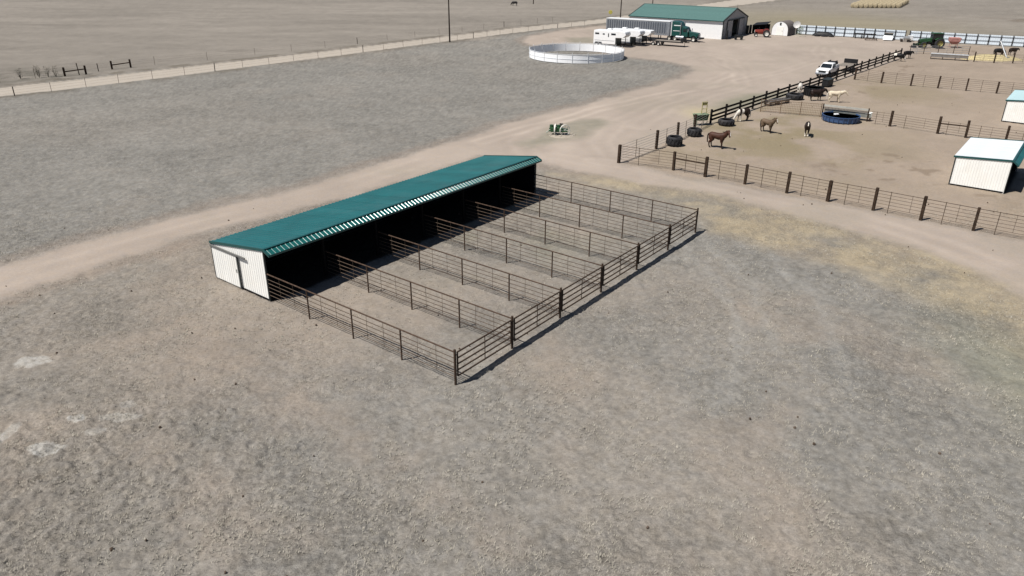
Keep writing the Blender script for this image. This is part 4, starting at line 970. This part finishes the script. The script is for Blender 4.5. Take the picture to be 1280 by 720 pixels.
# ------------------------------------------------------------------ things along the windbreak
def tyre(name, label, loc, r, w, group=None, tilt=0.0, cat='tyre', hole=.55):
    t = thing(name, label, cat, loc, rng.uniform(0, 6), group)
    pr = [(r * hole, .02), (r * .86, 0), (r * .98, w * .15), (r, w * .35), (r, w * .65), (r * .98, w * .85), (r * .86, w), (r * hole, w - .02), (r * (hole + .02), w * .8), (r * .88, w * .7), (r * .88, w * .3), (r * (hole + .02), w * .2)]
    o = MB().lathe(pr, n=28, closed=True).build('carcass', M_rubber, t, smooth=True); o.rotation_euler.x = tilt
    mb = MB()
    for i in range(28):
        a = 2 * pi * i / 28; mb.box((cos(a) * r * 1.0, sin(a) * r * 1.0, w / 2), (.07, .05, w * .75), a, 0, .5 if i % 2 else -.5)
    q = mb.build('tread', M_rubber, t); q.rotation_euler.x = tilt
    return t
for i, (x, y, r_) in enumerate(((70.6, 180.0, .62), (72.0, 179.3, .7), (73.4, 178.7, .62))): tyre('old_tyre', 'old tyre lying beside the black tarp heap at the windbreak', (x, y, 0), r_, .35, 'tyres by the tarp heap')
t = thing('tarp_heap', 'black tarp heap in front of the windbreak', 'heap', (72.2, 180.6, 0), -.5); rr = random.Random(9)
m = MB(); m.loft([[(x * k, y * k * rr.uniform(.9, 1.1), z) for x, y in [(2.3 * cos(a), .8 * sin(a)) for a in [j * pi / 7 for j in range(14)]]] for k, z in ((1.05, -.05), (1, .25), (.8, .62), (.4, .85))]); m.build('tarp', M_black, t, smooth=True)
for x in (-1.0, .9): MB().box((x, 0, .84), (.5, .35, .16), .3).build('weight_block', M_rubber, t)
t = thing('disc_harrow', 'dark long implement frame with slatted top before the windbreak', 'implement', (79.6, 175.4, 0), -.55)
for sy in (-.5, .5): MB().box((0, sy, .95), (4.6, .12, .14)).build('beam', M_black, t)
for i in range(12): MB().box((-2.1 + i * .38, 0, 1.05), (.2, 1.25, .06), 0, .3).build('slat', M_board, t)
for sx in (-1.9, -.6, .6, 1.9):
    for sy in (-.45, .45): MB().box((sx, sy, .45), (.1, .1, .95)).build('leg', M_black, t)
for i in range(9): MB().lathe([(.0, -.01), (.28, -.01), (.28, .01), (0, .01)], (-1.8 + i * .45, -.1, .28), 'x', 12).build('disc', M_rod, t)
t = thing('ring_feeder', 'low dark ring feeder lying before the slatted implement', 'feeder', (79.7, 172.3, 0))
for z in (.12, .45): MB().lathe([(1.22, z - .03), (1.28, z), (1.22, z + .03), (1.18, z)], n=26, closed=True).build('hoop', M_rustdark, t)
for i in range(14): a = 2 * pi * i / 14; MB().tube((1.23 * cos(a), 1.23 * sin(a), 0), (1.23 * cos(a), 1.23 * sin(a), .47), .025, 5).build('bar', M_rustdark, t)
t = thing('white_sheet', 'white sheet leaning on a dark crate at the windbreak', 'sheet', (83.3, 172.0, 0), -.5)
MB().box((0, 0, .55), (1.9, .05, 1.35), 0, 0, -.9).build('sheet', M_whitepaint, t); MB().box((0, -.42, .13), (1.9, .06, .06)).build('edge_batten', M_greywood, t)
t = thing('dark_crate', 'dark crate behind the leaning white sheet', 'crate', (83.8, 172.9, 0), -.5)
for z in (.3, .75, 1.2): MB().box((0, 0, z), (1.7, 1.1, .4)).build('slat_band', M_darktrim, t)
MB().box((0, 0, 1.45), (1.8, 1.2, .08)).build('lid', M_greywood, t)
t = thing('small_wagon', 'small low wagon with grey load beside the white sheet', 'wagon', (86.0, 169.6, 0), -.4)
MB().box((0, 0, .55), (2.2, 1.1, .14)).build('bed', M_greywood, t); MB().box((.2, 0, .85), (1.2, .9, .45)).build('load', M_galv, t, .08)
for sx in (-.7, .7):
    for sy in (-.55, .55): wheel(t, (sx, sy, .28), .28, .14, M_rustdark, n=14)
t = thing('water_tote', 'pale square water tote in front of the windbreak', 'tank', (87.5, 170.4, 0), -.5)
MB().box((0, 0, .7), (1.1, 1.0, 1.0)).build('bottle', M_whitepaint, t, .08); MB().box((0, 0, .1), (1.2, 1.1, .16)).build('pallet', M_greywood, t)
for z in (.4, .8, 1.15): MB().box((0, -.52, z), (1.14, .04, .04)).build('cage_bar', M_galv, t)

# ------------------------------------------------------------------ cattle yard on the far right
fence('pipe_corral_fence', 'pale silver pipe fence in front of the green tractor', [(77.2, 149.4), (79.8, 149.2), (82.4, 148.9), (85.2, 148.6), (88, 148.2)], [.4, .75, 1.1, 1.45], .04, M_galv, M_rustdark, .12, 1.6, 1, M_galv, square=False)
fence('pipe_corral_fence', 'tan pipe fence before the loose hay with black cattle behind', [(83.6, 138.6), (86.4, 137.2), (89.6, 136.9), (92.8, 137.0), (96, 137.3)], [.35, .7, 1.05, 1.4], .035, mat('tan_pipe', (.26, .22, .15), .7, .2, .2, 3), M_tie, .16, 1.75, 1, None)
def bunk(label, a, b, m, h=.85, w=1.0):
    base = Vector((a[0], a[1], 0)); d, ln, e = seg(a, b); t = thing('feed_bunk', label, 'feed bunk', base, atan2(e.y, e.x), None)
    MB().prism([(-w / 2, h), (-w * .36, h * .4), (w * .36, h * .4), (w / 2, h), (w / 2 - .07, h), (w * .3, h * .48), (-w * .3, h * .48), (-w / 2 + .07, h)], 0, ln, 'yz').build('trough', m, t)
    k = max(2, round(ln / 2))
    for i in range(k + 1): MB().box((min(ln - .08, max(.08, ln * i / k)), 0, h * .22), (.1, w * .8, h * .45)).build('leg', M_rustdark, t)
    for s_ in (-1, 1): MB().tube((0, s_ * w / 2, h), (ln, s_ * w / 2, h), .04, 6).build('lip', M_galv, t)
bunk('long silver feed bunk in the far cattle yard', (77.6, 142.4), (83.0, 139.6), M_galv, .95, 1.2)
bunk('pale grey feed bunk along the fence behind the blue tank', (37.9, 90.2), (42.2, 87.2), mat('bunk_grey', (.36, .37, .34), .6, .3, .15, 2), .9, .8)
t = thing('plank_windscreen', 'pale plank wall between silver pipe posts at the cattle yard corner', 'wall', (37.5, 89.9, 0), -.6)
MB().tube((0, 0, -.2), (0, 0, 1.5), .07, 8).build('post', M_tie, t); MB().tube((5.1, 0, -.2), (5.1, 0, 1.5), .07, 8).build('post', M_tie, t)
for z in (1.02, 1.30): MB().box((2.55, .02, z), (5.1, .05, .22)).build('plank', M_greywood if z < 1.2 else mat('pale_plank', (.40, .39, .35), .8, 0, .15, 2), t)
t['label'] = 'pale two-plank rail between posts behind the blue water tank'
t = thing('loose_hay', 'yellow loose hay heap behind the tan pipe fence', 'hay', (89.0, 142.5, 0)); rr = random.Random(2)
m = MB(); m.loft([[(cos(a) * 5.2 * k * rr.uniform(.85, 1.1), sin(a) * 3.0 * k * rr.uniform(.85, 1.1), z + rr.uniform(-.06, .06)) for a in [j * pi / 12 for j in range(24)]] for k, z in ((1.05, -.08), (.9, .22), (.7, .42), (.4, .62), (.1, .7))]); m.build('heap', M_hay, t, smooth=True)
mb = MB()
for i in range(500):
    a = rr.uniform(0, 2 * pi); k = sqrt(rr.random()) * 1.15; c = Vector((cos(a) * 5.2 * k, sin(a) * 3 * k, max(.02, .72 * (1 - k)) + .05)); d = Vector((rr.uniform(-1, 1), rr.uniform(-1, 1), rr.uniform(-.1, .5))) * .35; e = Vector((-d.y, d.x, 0)).normalized() * .03
    mb.add([c - d, c + e, c + d], [(0, 1, 2)])
o = mb.build('straw', M_hay, t); o['kind'] = 'stuff'
t = thing('steel_auger', 'slanting silver auger tube leaning over the cattle yard', 'auger', (91.0, 141.0, 0), 1.9)
MB().tube((0, 0, .25), (2.2, 0, 3.1), .13, 10).build('tube', M_galv, t); MB().box((-.05, 0, .3), (.5, .5, .4)).build('hopper', M_galv, t)
for s_ in (-.5, .5): MB().tube((1.2, s_, 0), (1.3, 0, 1.9), .04, 6).build('leg', M_rustdark, t)

# ------------------------------------------------------------------ corral feeders, tank
tyre('tyre_feeder', 'big tractor tyre feeder nearest the paddock corner post', (16.6, 74.9, 0), .78, .92, 'tyre feeders in the paddock', cat='feeder', hole=.66)
tyre('tyre_feeder', 'big tractor tyre feeder between the corner tyre and the board fence', (19.6, 79.2, 0), .74, .80, 'tyre feeders in the paddock', cat='feeder', hole=.66)
tyre('tyre_feeder', 'flat grey tractor tyre feeder in front of the pinto horse', (24.5, 84.7, 0), .90, .65, 'tyre feeders in the paddock', cat='feeder', hole=.66)
tyre('tyre_feeder', 'black tyre lying behind the dark brown horse by the board fence', (38.0, 101.0, 0), 1.1, .7, cat='feeder', hole=.66)
def stock_tank(label, loc, r, h, m, floaty=False):
    t = thing('stock_tank', label, 'water tank', loc)
    prof = [(0, .02), (r * .95, .02)] + [(r * (.95 + .05 * k / 6) + (.03 if k % 2 else 0), .05 + h * .95 * k / 6) for k in range(7)] + [(r + .07, h), (r + .07, h + .05), (r - .02, h + .05), (r - .05, .12), (0, .12)]
    MB().lathe(prof, n=40).build('wall', m, t, smooth=True)
    MB().lathe([(0, h - .07), (r - .02, h - .07)], n=40).build('water', M_water, t)
    if floaty: MB().box((-.3, .7, h - .04), (.6, .35, .18), .3).build('float_box', M_whitepaint, t, .1)
    mb = MB()
    for i in range(24): a = 2 * pi * i / 24; mb = MB().box((cos(a) * (r + .03), sin(a) * (r + .03), h / 2), (.06, .07, h * .9), a); mb.build('rib', m, t)
stock_tank('round blue plastic water tank with a white float in the horse paddock', (38.7, 87.3, 0), 2.05, .64, M_blue, True)
stock_tank('tall black round tank behind the dark brown horse', (41.6, 103.9, 0), 1.25, 1.05, M_black)
bunk('low grey trough along the board fence near the black tyre', (32.8, 96.2), (36.3, 98.7), M_greywood, .55, .8)
t = thing('black_box', 'black box feeder against the board fence below the pickup', 'feeder', (46.4, 111.3, 0), .85)
MB().box((0, 0, .55), (2.2, .9, .9)).build('bin', M_black, t, .05); MB().box((0, 0, 1.04), (2.3, 1.0, .08), 0, 0, .06).build('lid', M_darktrim, t)
for sx in (-.9, .9): MB().box((sx, 0, .05), (.12, .8, .12)).build('skid', M_board, t)

def hay_feeder():
    t = thing('hay_feeder', 'green box hay feeder with tall yellow frame at the end of the board fence', 'feeder', (21.6, 84.7, 0), .3)
    for sx in (-.75, .55):
        for sy in (-.35, .35): MB().tube((sx, sy, -.1), (sx, sy, 1.25), .035, 6).build('leg', M_jd, t)
    m = MB(); m.prism([(-.9, 1.15), (-.7, .55), (.55, .55), (.7, 1.15)], -.45, .45); m.build('bin', mat('feeder_green', (.025, .055, .022), .6, 0, .3, 3), t, .02)
    MB().box((-.1, 0, 1.19), (1.7, .98, .05)).build('tray_rim', mat('feeder_lid', (.16, .21, .13), .6, 0, .2, 3), t)
    for sx in (.0, .62): MB().tube((sx, .1, 1.1), (sx, .1, 2.55), .045, 6).build('upright', M_yellow, t)
    MB().tube((0, .1, 2.52), (.62, .1, 2.52), .045, 6).build('crossbar', M_yellow, t); MB().box((.3, .1, 2.3), (.5, .04, .3)).build('plate', M_yellow, t)
    MB().tube((0, .1, 1.75), (.62, .1, 1.75), .035, 6).build('crossbar', M_yellow, t)
hay_feeder()

def planter():
    t = thing('antique_planter', 'old green horse-drawn planter with white wheels on a stone bed', 'implement', (5.2, 79.3, 0), -.15, None, 1.08)
    MB().box((-.25, 0, .55), (1.9, .14, .12)).build('frame', M_jd, t); MB().box((-.25, -.5, .45), (1.9, .12, .12)).build('frame', M_jd, t)
    for x in (-.95, -.25): MB().lathe([(.16, 0), (.2, .05), (.2, .42), (.21, .45), (0, .45)], (x, -.05, .5), 'z', 14).build('seed_box', M_jd, t)
    for c, ax in (((-.55, -.3, .55), .5), ((.42, -.35, .52), -.5)):
        w = MB().lathe([(.50, -.05), (.56, -.05), (.56, .05), (.50, .05)], (0, 0, 0), 'y', 24, True).build('wheel', M_rim, t); w.location = c; w.rotation_euler = (0, 0, ax + 1.0)
        for i in range(8): a = pi * i / 4; s_ = MB().tube((0, 0, 0), (cos(a) * .52, 0, sin(a) * .52), .03, 5).build('spoke', M_rim, w)
        MB().lathe([(0, -.08), (.09, -.08), (.09, .08), (0, .08)], (0, 0, 0), 'y', 10).build('hub', M_rim, w)
    MB().tube((-.1, -.1, .6), (.02, .05, 1.0), .035, 6).build('seat_spring', M_black, t)
    m = MB(); m.lathe([(0, .98), (.15, 1.0), (.2, 1.07), (.18, 1.08), (.13, 1.03), (0, 1.01)], (.02, .05, 0), 'z', 14); m.build('seat', M_black, t)
    MB().tube((-.1, 0, .6), (-.15, .15, 1.1), .03, 5).build('lever', M_black, t); MB().tube((-1.1, -.2, .5), (-1.45, -.35, .2), .05, 6).build('tongue', M_jd, t)
    m = MB(); m.prism([(-1.0, .3), (.35, .3), (.42, .62), (-.2, .82), (-1.05, .72)], -.42, .1); m.build('hopper', M_jd, t, .04)
    tag(MB().lathe([(1.5, -.06), (1.35, .03), (1.0, .055), (0, .06)], (5.3, 79.15, 0), 'z', 28).build('gravel_bed', mat('bed_gravel', (.30, .262, .215), .95, 0, .25, 9, .05, .5), smooth=True), 'round pale gravel bed under the old green planter', 'gravel bed')
    r = random.Random(12)
    for i in range(14):
        a = 2 * pi * i / 14; s_ = r.uniform(.07, .15); x, y = 5.3 + 1.35 * cos(a) + r.uniform(-.1, .1), 79.15 + .95 * sin(a) + r.uniform(-.1, .1)
        b = bmesh.new(); bmesh.ops.create_icosphere(b, subdivisions=1, radius=s_)
        for v in b.verts: v.co *= r.uniform(.75, 1.15)
        for v in b.verts: v.co.z *= .7
        me = bpy.data.meshes.new('bed_stone'); b.to_mesh(me); b.free(); me.materials.append(M_stone)
        tag(link('bed_stone', me, loc=(x, y, s_ * .35)), 'pale stone edging the bed round the old green planter', 'stone', 'stones round the planter')
planter()

# weeds by the road brace
for i, (x, y) in enumerate(((-74.2, 113.6), (-72.2, 114.9), (-71.2, 115.6), (-70.2, 115.9), (-73.4, 116.6))):
    leafy('tall dead weed clump beside the timber brace beyond the road', 'dead_weed', (x, y, 0), 1.5, .5, 90, M_twig, 30 + i, 'weed'); col.objects['dead_weed' if i == 0 else 'dead_weed.%03d' % i]['group'] = 'dead weeds by the brace'

# ------------------------------------------------------------------ hay bales on the far field
mb = MB(); mb.lathe([(0, -.72), (.70, -.72), (.78, -.66), (.80, 0), (.78, .66), (.70, .72), (0, .72)], (0, 0, 0), 'y', 16)
me_b = mb.mesh('round_bale', M_hayold, True); A = Vector((116.6, 271.2, 0)); e1 = Vector((18.6, 1.4, 0)).normalized(); e2 = Vector((.52, .85, 0))
for r_ in range(12):
    for c_ in range(11):
        if (r_ * 7 + c_ * 3) % 23 == 0: continue
        p = A + e1 * (c_ * 1.66 + rng.uniform(-.08, .08)) + e2 * (r_ * 2.0 * 1.25)
        o = link('round_bale', me_b, loc=(p.x, p.y, .74 + rng.uniform(-.05, .05)), rz=rng.uniform(-.12, .12) - .5)
        tag(o, 'tan round hay bale in the tight rows on the far field', 'hay bale', 'round bales in rows on the far field')

# ------------------------------------------------------------------ horses and cattle: one skinned body each
_b = bmesh.new(); bmesh.ops.create_icosphere(_b, subdivisions=2, radius=1.0)
ICO_V = np.array([v.co[:] for v in _b.verts]); ICO_F = [[v.index for v in f.verts] for f in _b.faces]; _b.free()
def skin_body(name, nodes, edges, paint, mats, parent, k=1.10):
    """nodes: (x,y,z,half width,half depth) joined by edges; flesh laid along every bone is fused into one continuous surface, then coat zones are set per face"""
    vs = []; fs = []; n0 = 0
    for a, b in edges:
        A, B_ = np.array(nodes[a]), np.array(nodes[b]); ln = np.linalg.norm(A[:3] - B_[:3]); m = max(2, int(ln / (min(A[3], B_[3]) * .38)) + 1)
        for i in range(m + 1):
            q = A + (B_ - A) * i / m; rw, rd = q[3] * k, q[4] * k
            vs.append(ICO_V * np.array([(rw + rd) / 2, rw, rd]) + q[:3]); fs += [[j + n0 for j in f] for f in ICO_F]; n0 += len(ICO_V)
    me = bpy.data.meshes.new(name + '_flesh'); me.from_pydata(np.concatenate(vs).tolist(), [], fs); me.update()
    o = bpy.data.objects.new(name + '_flesh', me); col.objects.link(o)
    rm = o.modifiers.new('remesh', 'REMESH'); rm.mode = 'VOXEL'; rm.voxel_size = .028; rm.use_smooth_shade = True
    sm_ = o.modifiers.new('smooth', 'SMOOTH'); sm_.factor = .5; sm_.iterations = 5
    dg = bpy.context.evaluated_depsgraph_get(); dg.update()
    me2 = bpy.data.meshes.new_from_object(o.evaluated_get(dg)); me2.name = name
    bpy.data.objects.remove(o); bpy.data.meshes.remove(me)
    me2.materials.clear()
    for m in mats: me2.materials.append(m)
    me2.shade_smooth()
    for p in me2.polygons: p.material_index = paint(p.center)
    return link(name, me2, parent)

def tuft(name, pts, r0, r1, m, parent):
    mb = MB(); n = len(pts)
    for i in range(n - 1):
        a = r0 + (r1 - r0) * i / (n - 1); b = r0 + (r1 - r0) * (i + 1) / (n - 1); mb.tube(pts[i], pts[i + 1], a, 7, b)
    return mb.build(name, m, parent, smooth=True)

def horse(label, loc, rz, coat, leg_m, mane_m, blaze=False, pose='up', paint=None, socks=False, scale=.96, turn=0.0):
    t = thing('horse', label, 'horse', loc, rz, 'horses in the paddock', scale)
    if pose == 'up': hd = [(.66, 0, 1.26), (.86, turn * .05, 1.48), (1.00, turn * .14, 1.66), (1.16, turn * .34, 1.55), (1.36 - abs(turn) * .14, turn * .56, 1.26)]
    elif pose == 'level': hd = [(.68, 0, 1.18), (.94, turn * .06, 1.30), (1.18, turn * .14, 1.40), (1.38, turn * .2, 1.25), (1.56, turn * .26, .98)]
    else: hd = [(.70, 0, 1.02), (.92, 0, .82), (1.08, turn * .08, .62), (1.18, turn * .12, .42), (1.26, turn * .16, .12)]
    N = [(-.25, 0, 1.13, .29, .28), (-.62, 0, 1.17, .27, .27), (.10, 0, 1.09, .29, .31), (.42, 0, 1.13, .26, .33),
         hd[0] + (.19, .25), hd[1] + (.13, .20), hd[2] + (.11, .15), hd[3] + (.10, .125), hd[4] + (.075, .075)]
    E_ = [(0, 1), (0, 2), (2, 3), (3, 4), (4, 5), (5, 6), (6, 7), (7, 8)]
    for sy in (-1, 1):
        k = len(N); st = .10 * sy
        N += [(-.64, .14 * sy, .94, .20, .21), (-.52, .17 * sy, .74, .14, .15), (-.72 + st * .4, .16 * sy, .48, .075, .08), (-.67 + st * .6, .16 * sy, .15, .052, .052), (-.60 + st * .6, .16 * sy, .03, .068, .06)]
        E_ += [(1, k), (k, k + 1), (k + 1, k + 2), (k + 2, k + 3), (k + 3, k + 4)]
        k = len(N)
        N += [(.46, .14 * sy, .88, .15, .17), (.42, .16 * sy, .70, .105, .11), (.46 - st * .6, .16 * sy, .42, .068, .068), (.45 - st * .8, .16 * sy, .14, .05, .05), (.50 - st * .8, .16 * sy, .03, .068, .06)]
        E_ += [(3, k), (k, k + 1), (k + 1, k + 2), (k + 2, k + 3), (k + 3, k + 4)]
        k = len(N); p = Vector(hd[2]); up = (Vector(hd[2]) - Vector(hd[1])).normalized()
        q = p + up * .10 + Vector((0, .08 * sy, .02)); q2 = q + up * .13
        N += [(q.x, q.y, q.z, .035, .035), (q2.x, q2.y, q2.z, .012, .012)]; E_ += [(6, k), (k, k + 1)]
    h3, h4 = Vector(hd[3]), Vector(hd[4])
    def pf(c):
        if paint: return paint(c)
        if socks and c.z < .30 : return 2
        if c.z < .42: return 1
        return 0
    b = skin_body('body', N, E_, pf, [coat, leg_m, M_whiteh], t)
    tuft('tail', [(-.84, 0, 1.27), (-.95, 0, 1.22), (-1.01, .01, 1.05), (-1.02, .02, .75), (-.98, .03, .40)], .06, .055, mane_m, t)
    m = MB(); hv = [Vector(p) for p in hd]
    for i, (a, bb) in enumerate(((hv[0], hv[1]), (hv[1], hv[2]))):
        d = (bb - a).normalized(); nn = Vector((-d.z, 0, d.x)); r_ = (.27, .19)[i]; r2_ = (.19, .15)[i]
        m.add([a + nn * r_ + Vector((0, .025, 0)), bb + nn * r2_ + Vector((0, .025, 0)), bb + nn * (r2_ + .08), a + nn * (r_ + .06), a + nn * r_ - Vector((0, .045, .10)), bb + nn * r2_ - Vector((0, .045, .10))], [(0, 1, 2, 3), (3, 2, 5, 4)])
    m.build('mane', mane_m, t)
    if blaze:
        d = (h4 - h3); nn = Vector((-d.z, 0, d.x)).normalized(); 
        if nn.x < 0: nn = -nn
        side = d.cross(nn).normalized() * .05; a = Vector(hd[2]).lerp(h3, .55)
        MB().add([a + nn * .150 - side, a + nn * .150 + side, h3 + nn * .140 + side, h3 + nn * .140 - side, h3.lerp(h4, .85) + nn * .105 + side, h3.lerp(h4, .85) + nn * .105 - side,
                  a - side + nn * .04, a + side + nn * .04, h4.lerp(h3, .15) + side, h4.lerp(h3, .15) - side], [(0, 1, 2, 3), (3, 2, 4, 5), (0, 6, 7, 1), (5, 4, 8, 9), (0, 3, 9, 6), (3, 5, 9), (1, 7, 8, 2), (2, 8, 4)]).build('blaze', M_whiteh, t)
    for sy in (-1, 1):
        p = Vector(hd[2]).lerp(h3, .62) + Vector((0, .115 * sy, .02)); MB().lathe([(0, -.02), (.017, -.01), (.02, 0), (.017, .01), (0, .02)], p, 'y', 8).build('eye', M_black, t)
    return t
horse('brown bay horse with white blaze standing broadside near the tyre feeders', (20.75, 74.0, 0), -.60, M_bay, M_bayd, M_bayd, True, 'up', turn=-.7, scale=1.06)
horse('buckskin horse with dark legs and tail, blaze face, beside the brown mesh panels', (28.1, 81.2, 0), -.95, M_buck, M_bayd, M_bayd, True, 'up', turn=-.25, scale=.95)
horse('dark bay horse with white blaze facing out from beside the blue tank', (31.9, 79.6, 0), -1.92, M_bayd, M_bayd, M_blackh, True, 'up', socks=True, scale=.95)
def pinto(c):
    if c.x > .62: return 2
    if .12 < c.x + .25 * (c.z - 1) < .42: return 2
    return 0
horse('brown and white pinto horse eating at the flat grey tyre', (27.0, 86.9, 0), pi + .35, M_bayd, M_bayd, M_whiteh, False, 'down', pinto, scale=.98)
horse('dark brown horse standing in front of the tall black tank', (40.5, 100.0, 0), .08, M_bayd, M_blackh, M_blackh, False, 'level', turn=.6, scale=1.0)
horse('cream horse with raised head beside the dark brown one', (42.6, 99.0, 0), -.2, M_cream, M_cream, M_whiteh, False, 'level', scale=.98, turn=-.3)
horse('white horse at the board fence behind the tall black tank', (39.9, 104.6, 0), 1.2, M_greyh, M_greyh, M_whiteh, False, 'down', scale=1.0)

def cow(label, loc, rz, coat, pose='up', paint=None, scale=1.0, group='cattle'):
    t = thing('cow', label, 'cow', loc, rz, group, scale)
    hd = [(.70, 0, 1.02), (.95, 0, 1.12), (1.14, 0, 1.06), (1.34, 0, .86)] if pose == 'up' else [(.72, 0, .88), (.95, 0, .62), (1.08, 0, .42), (1.16, 0, .16)]
    N = [(-.2, 0, .98, .33, .34), (-.66, 0, 1.02, .27, .27), (.2, 0, .95, .34, .35), (.5, 0, .98, .27, .31), hd[0] + (.2, .23), hd[1] + (.14, .16), hd[2] + (.13, .12), hd[3] + (.08, .075)]
    E_ = [(0, 1), (0, 2), (2, 3), (3, 4), (4, 5), (5, 6), (6, 7)]
    for sy in (-1, 1):
        k = len(N); N += [(-.66, .17 * sy, .80, .16, .17), (-.62, .19 * sy, .62, .11, .11), (-.74, .18 * sy, .40, .06, .06), (-.70, .18 * sy, .12, .05, .05), (-.66, .18 * sy, .03, .06, .06)]
        E_ += [(1, k), (k, k + 1), (k + 1, k + 2), (k + 2, k + 3), (k + 3, k + 4)]
        k = len(N); N += [(.48, .17 * sy, .74, .13, .13), (.46, .18 * sy, .58, .085, .085), (.48, .17 * sy, .36, .06, .06), (.47, .17 * sy, .1, .048, .048), (.5, .17 * sy, .03, .06, .06)]
        E_ += [(3, k), (k, k + 1), (k + 1, k + 2), (k + 2, k + 3), (k + 3, k + 4)]
        k = len(N); p = hd[2]; N += [(p[0] - .08, .17 * sy, p[2] + .08, .05, .03), (p[0] - .1, .28 * sy, p[2] + .06, .03, .02)]; E_ += [(6, k), (k, k + 1)]
    skin_body('body', N, E_, paint or (lambda c: 0), [coat, M_whiteh], t)
    tuft('tail', [(-.92, 0, 1.1), (-.98, 0, .9), (-.98, 0, .45)], .035, .045, coat, t)
cow('black and white cow at the far end of the board fence', (69.9, 138.8, 0), -.5, M_blackh, 'down', lambda c: 1 if (c.x < -.35 and c.z > .95) or c.x > 1.0 else 0)
cow('all black cow behind the black and white one at the yard corner', (73.4, 142.6, 0), .3, M_blackh)
cow('black cow among the loose hay by the steel auger', (92.6, 146.2, 0), -.1, M_blackh, 'down', scale=1.08)
cow('dark brown cow beyond the black one in the hay pen', (96.6, 148.4, 0), .2, mat('cow_brown', (.022, .014, .010), .5, 0, .3, 3, .3), scale=1.0)
cow('lone black cow grazing in the far pasture by the distant utility pole', (.25, 272, 0), pi - .2, M_blackh, 'down', scale=1.08)
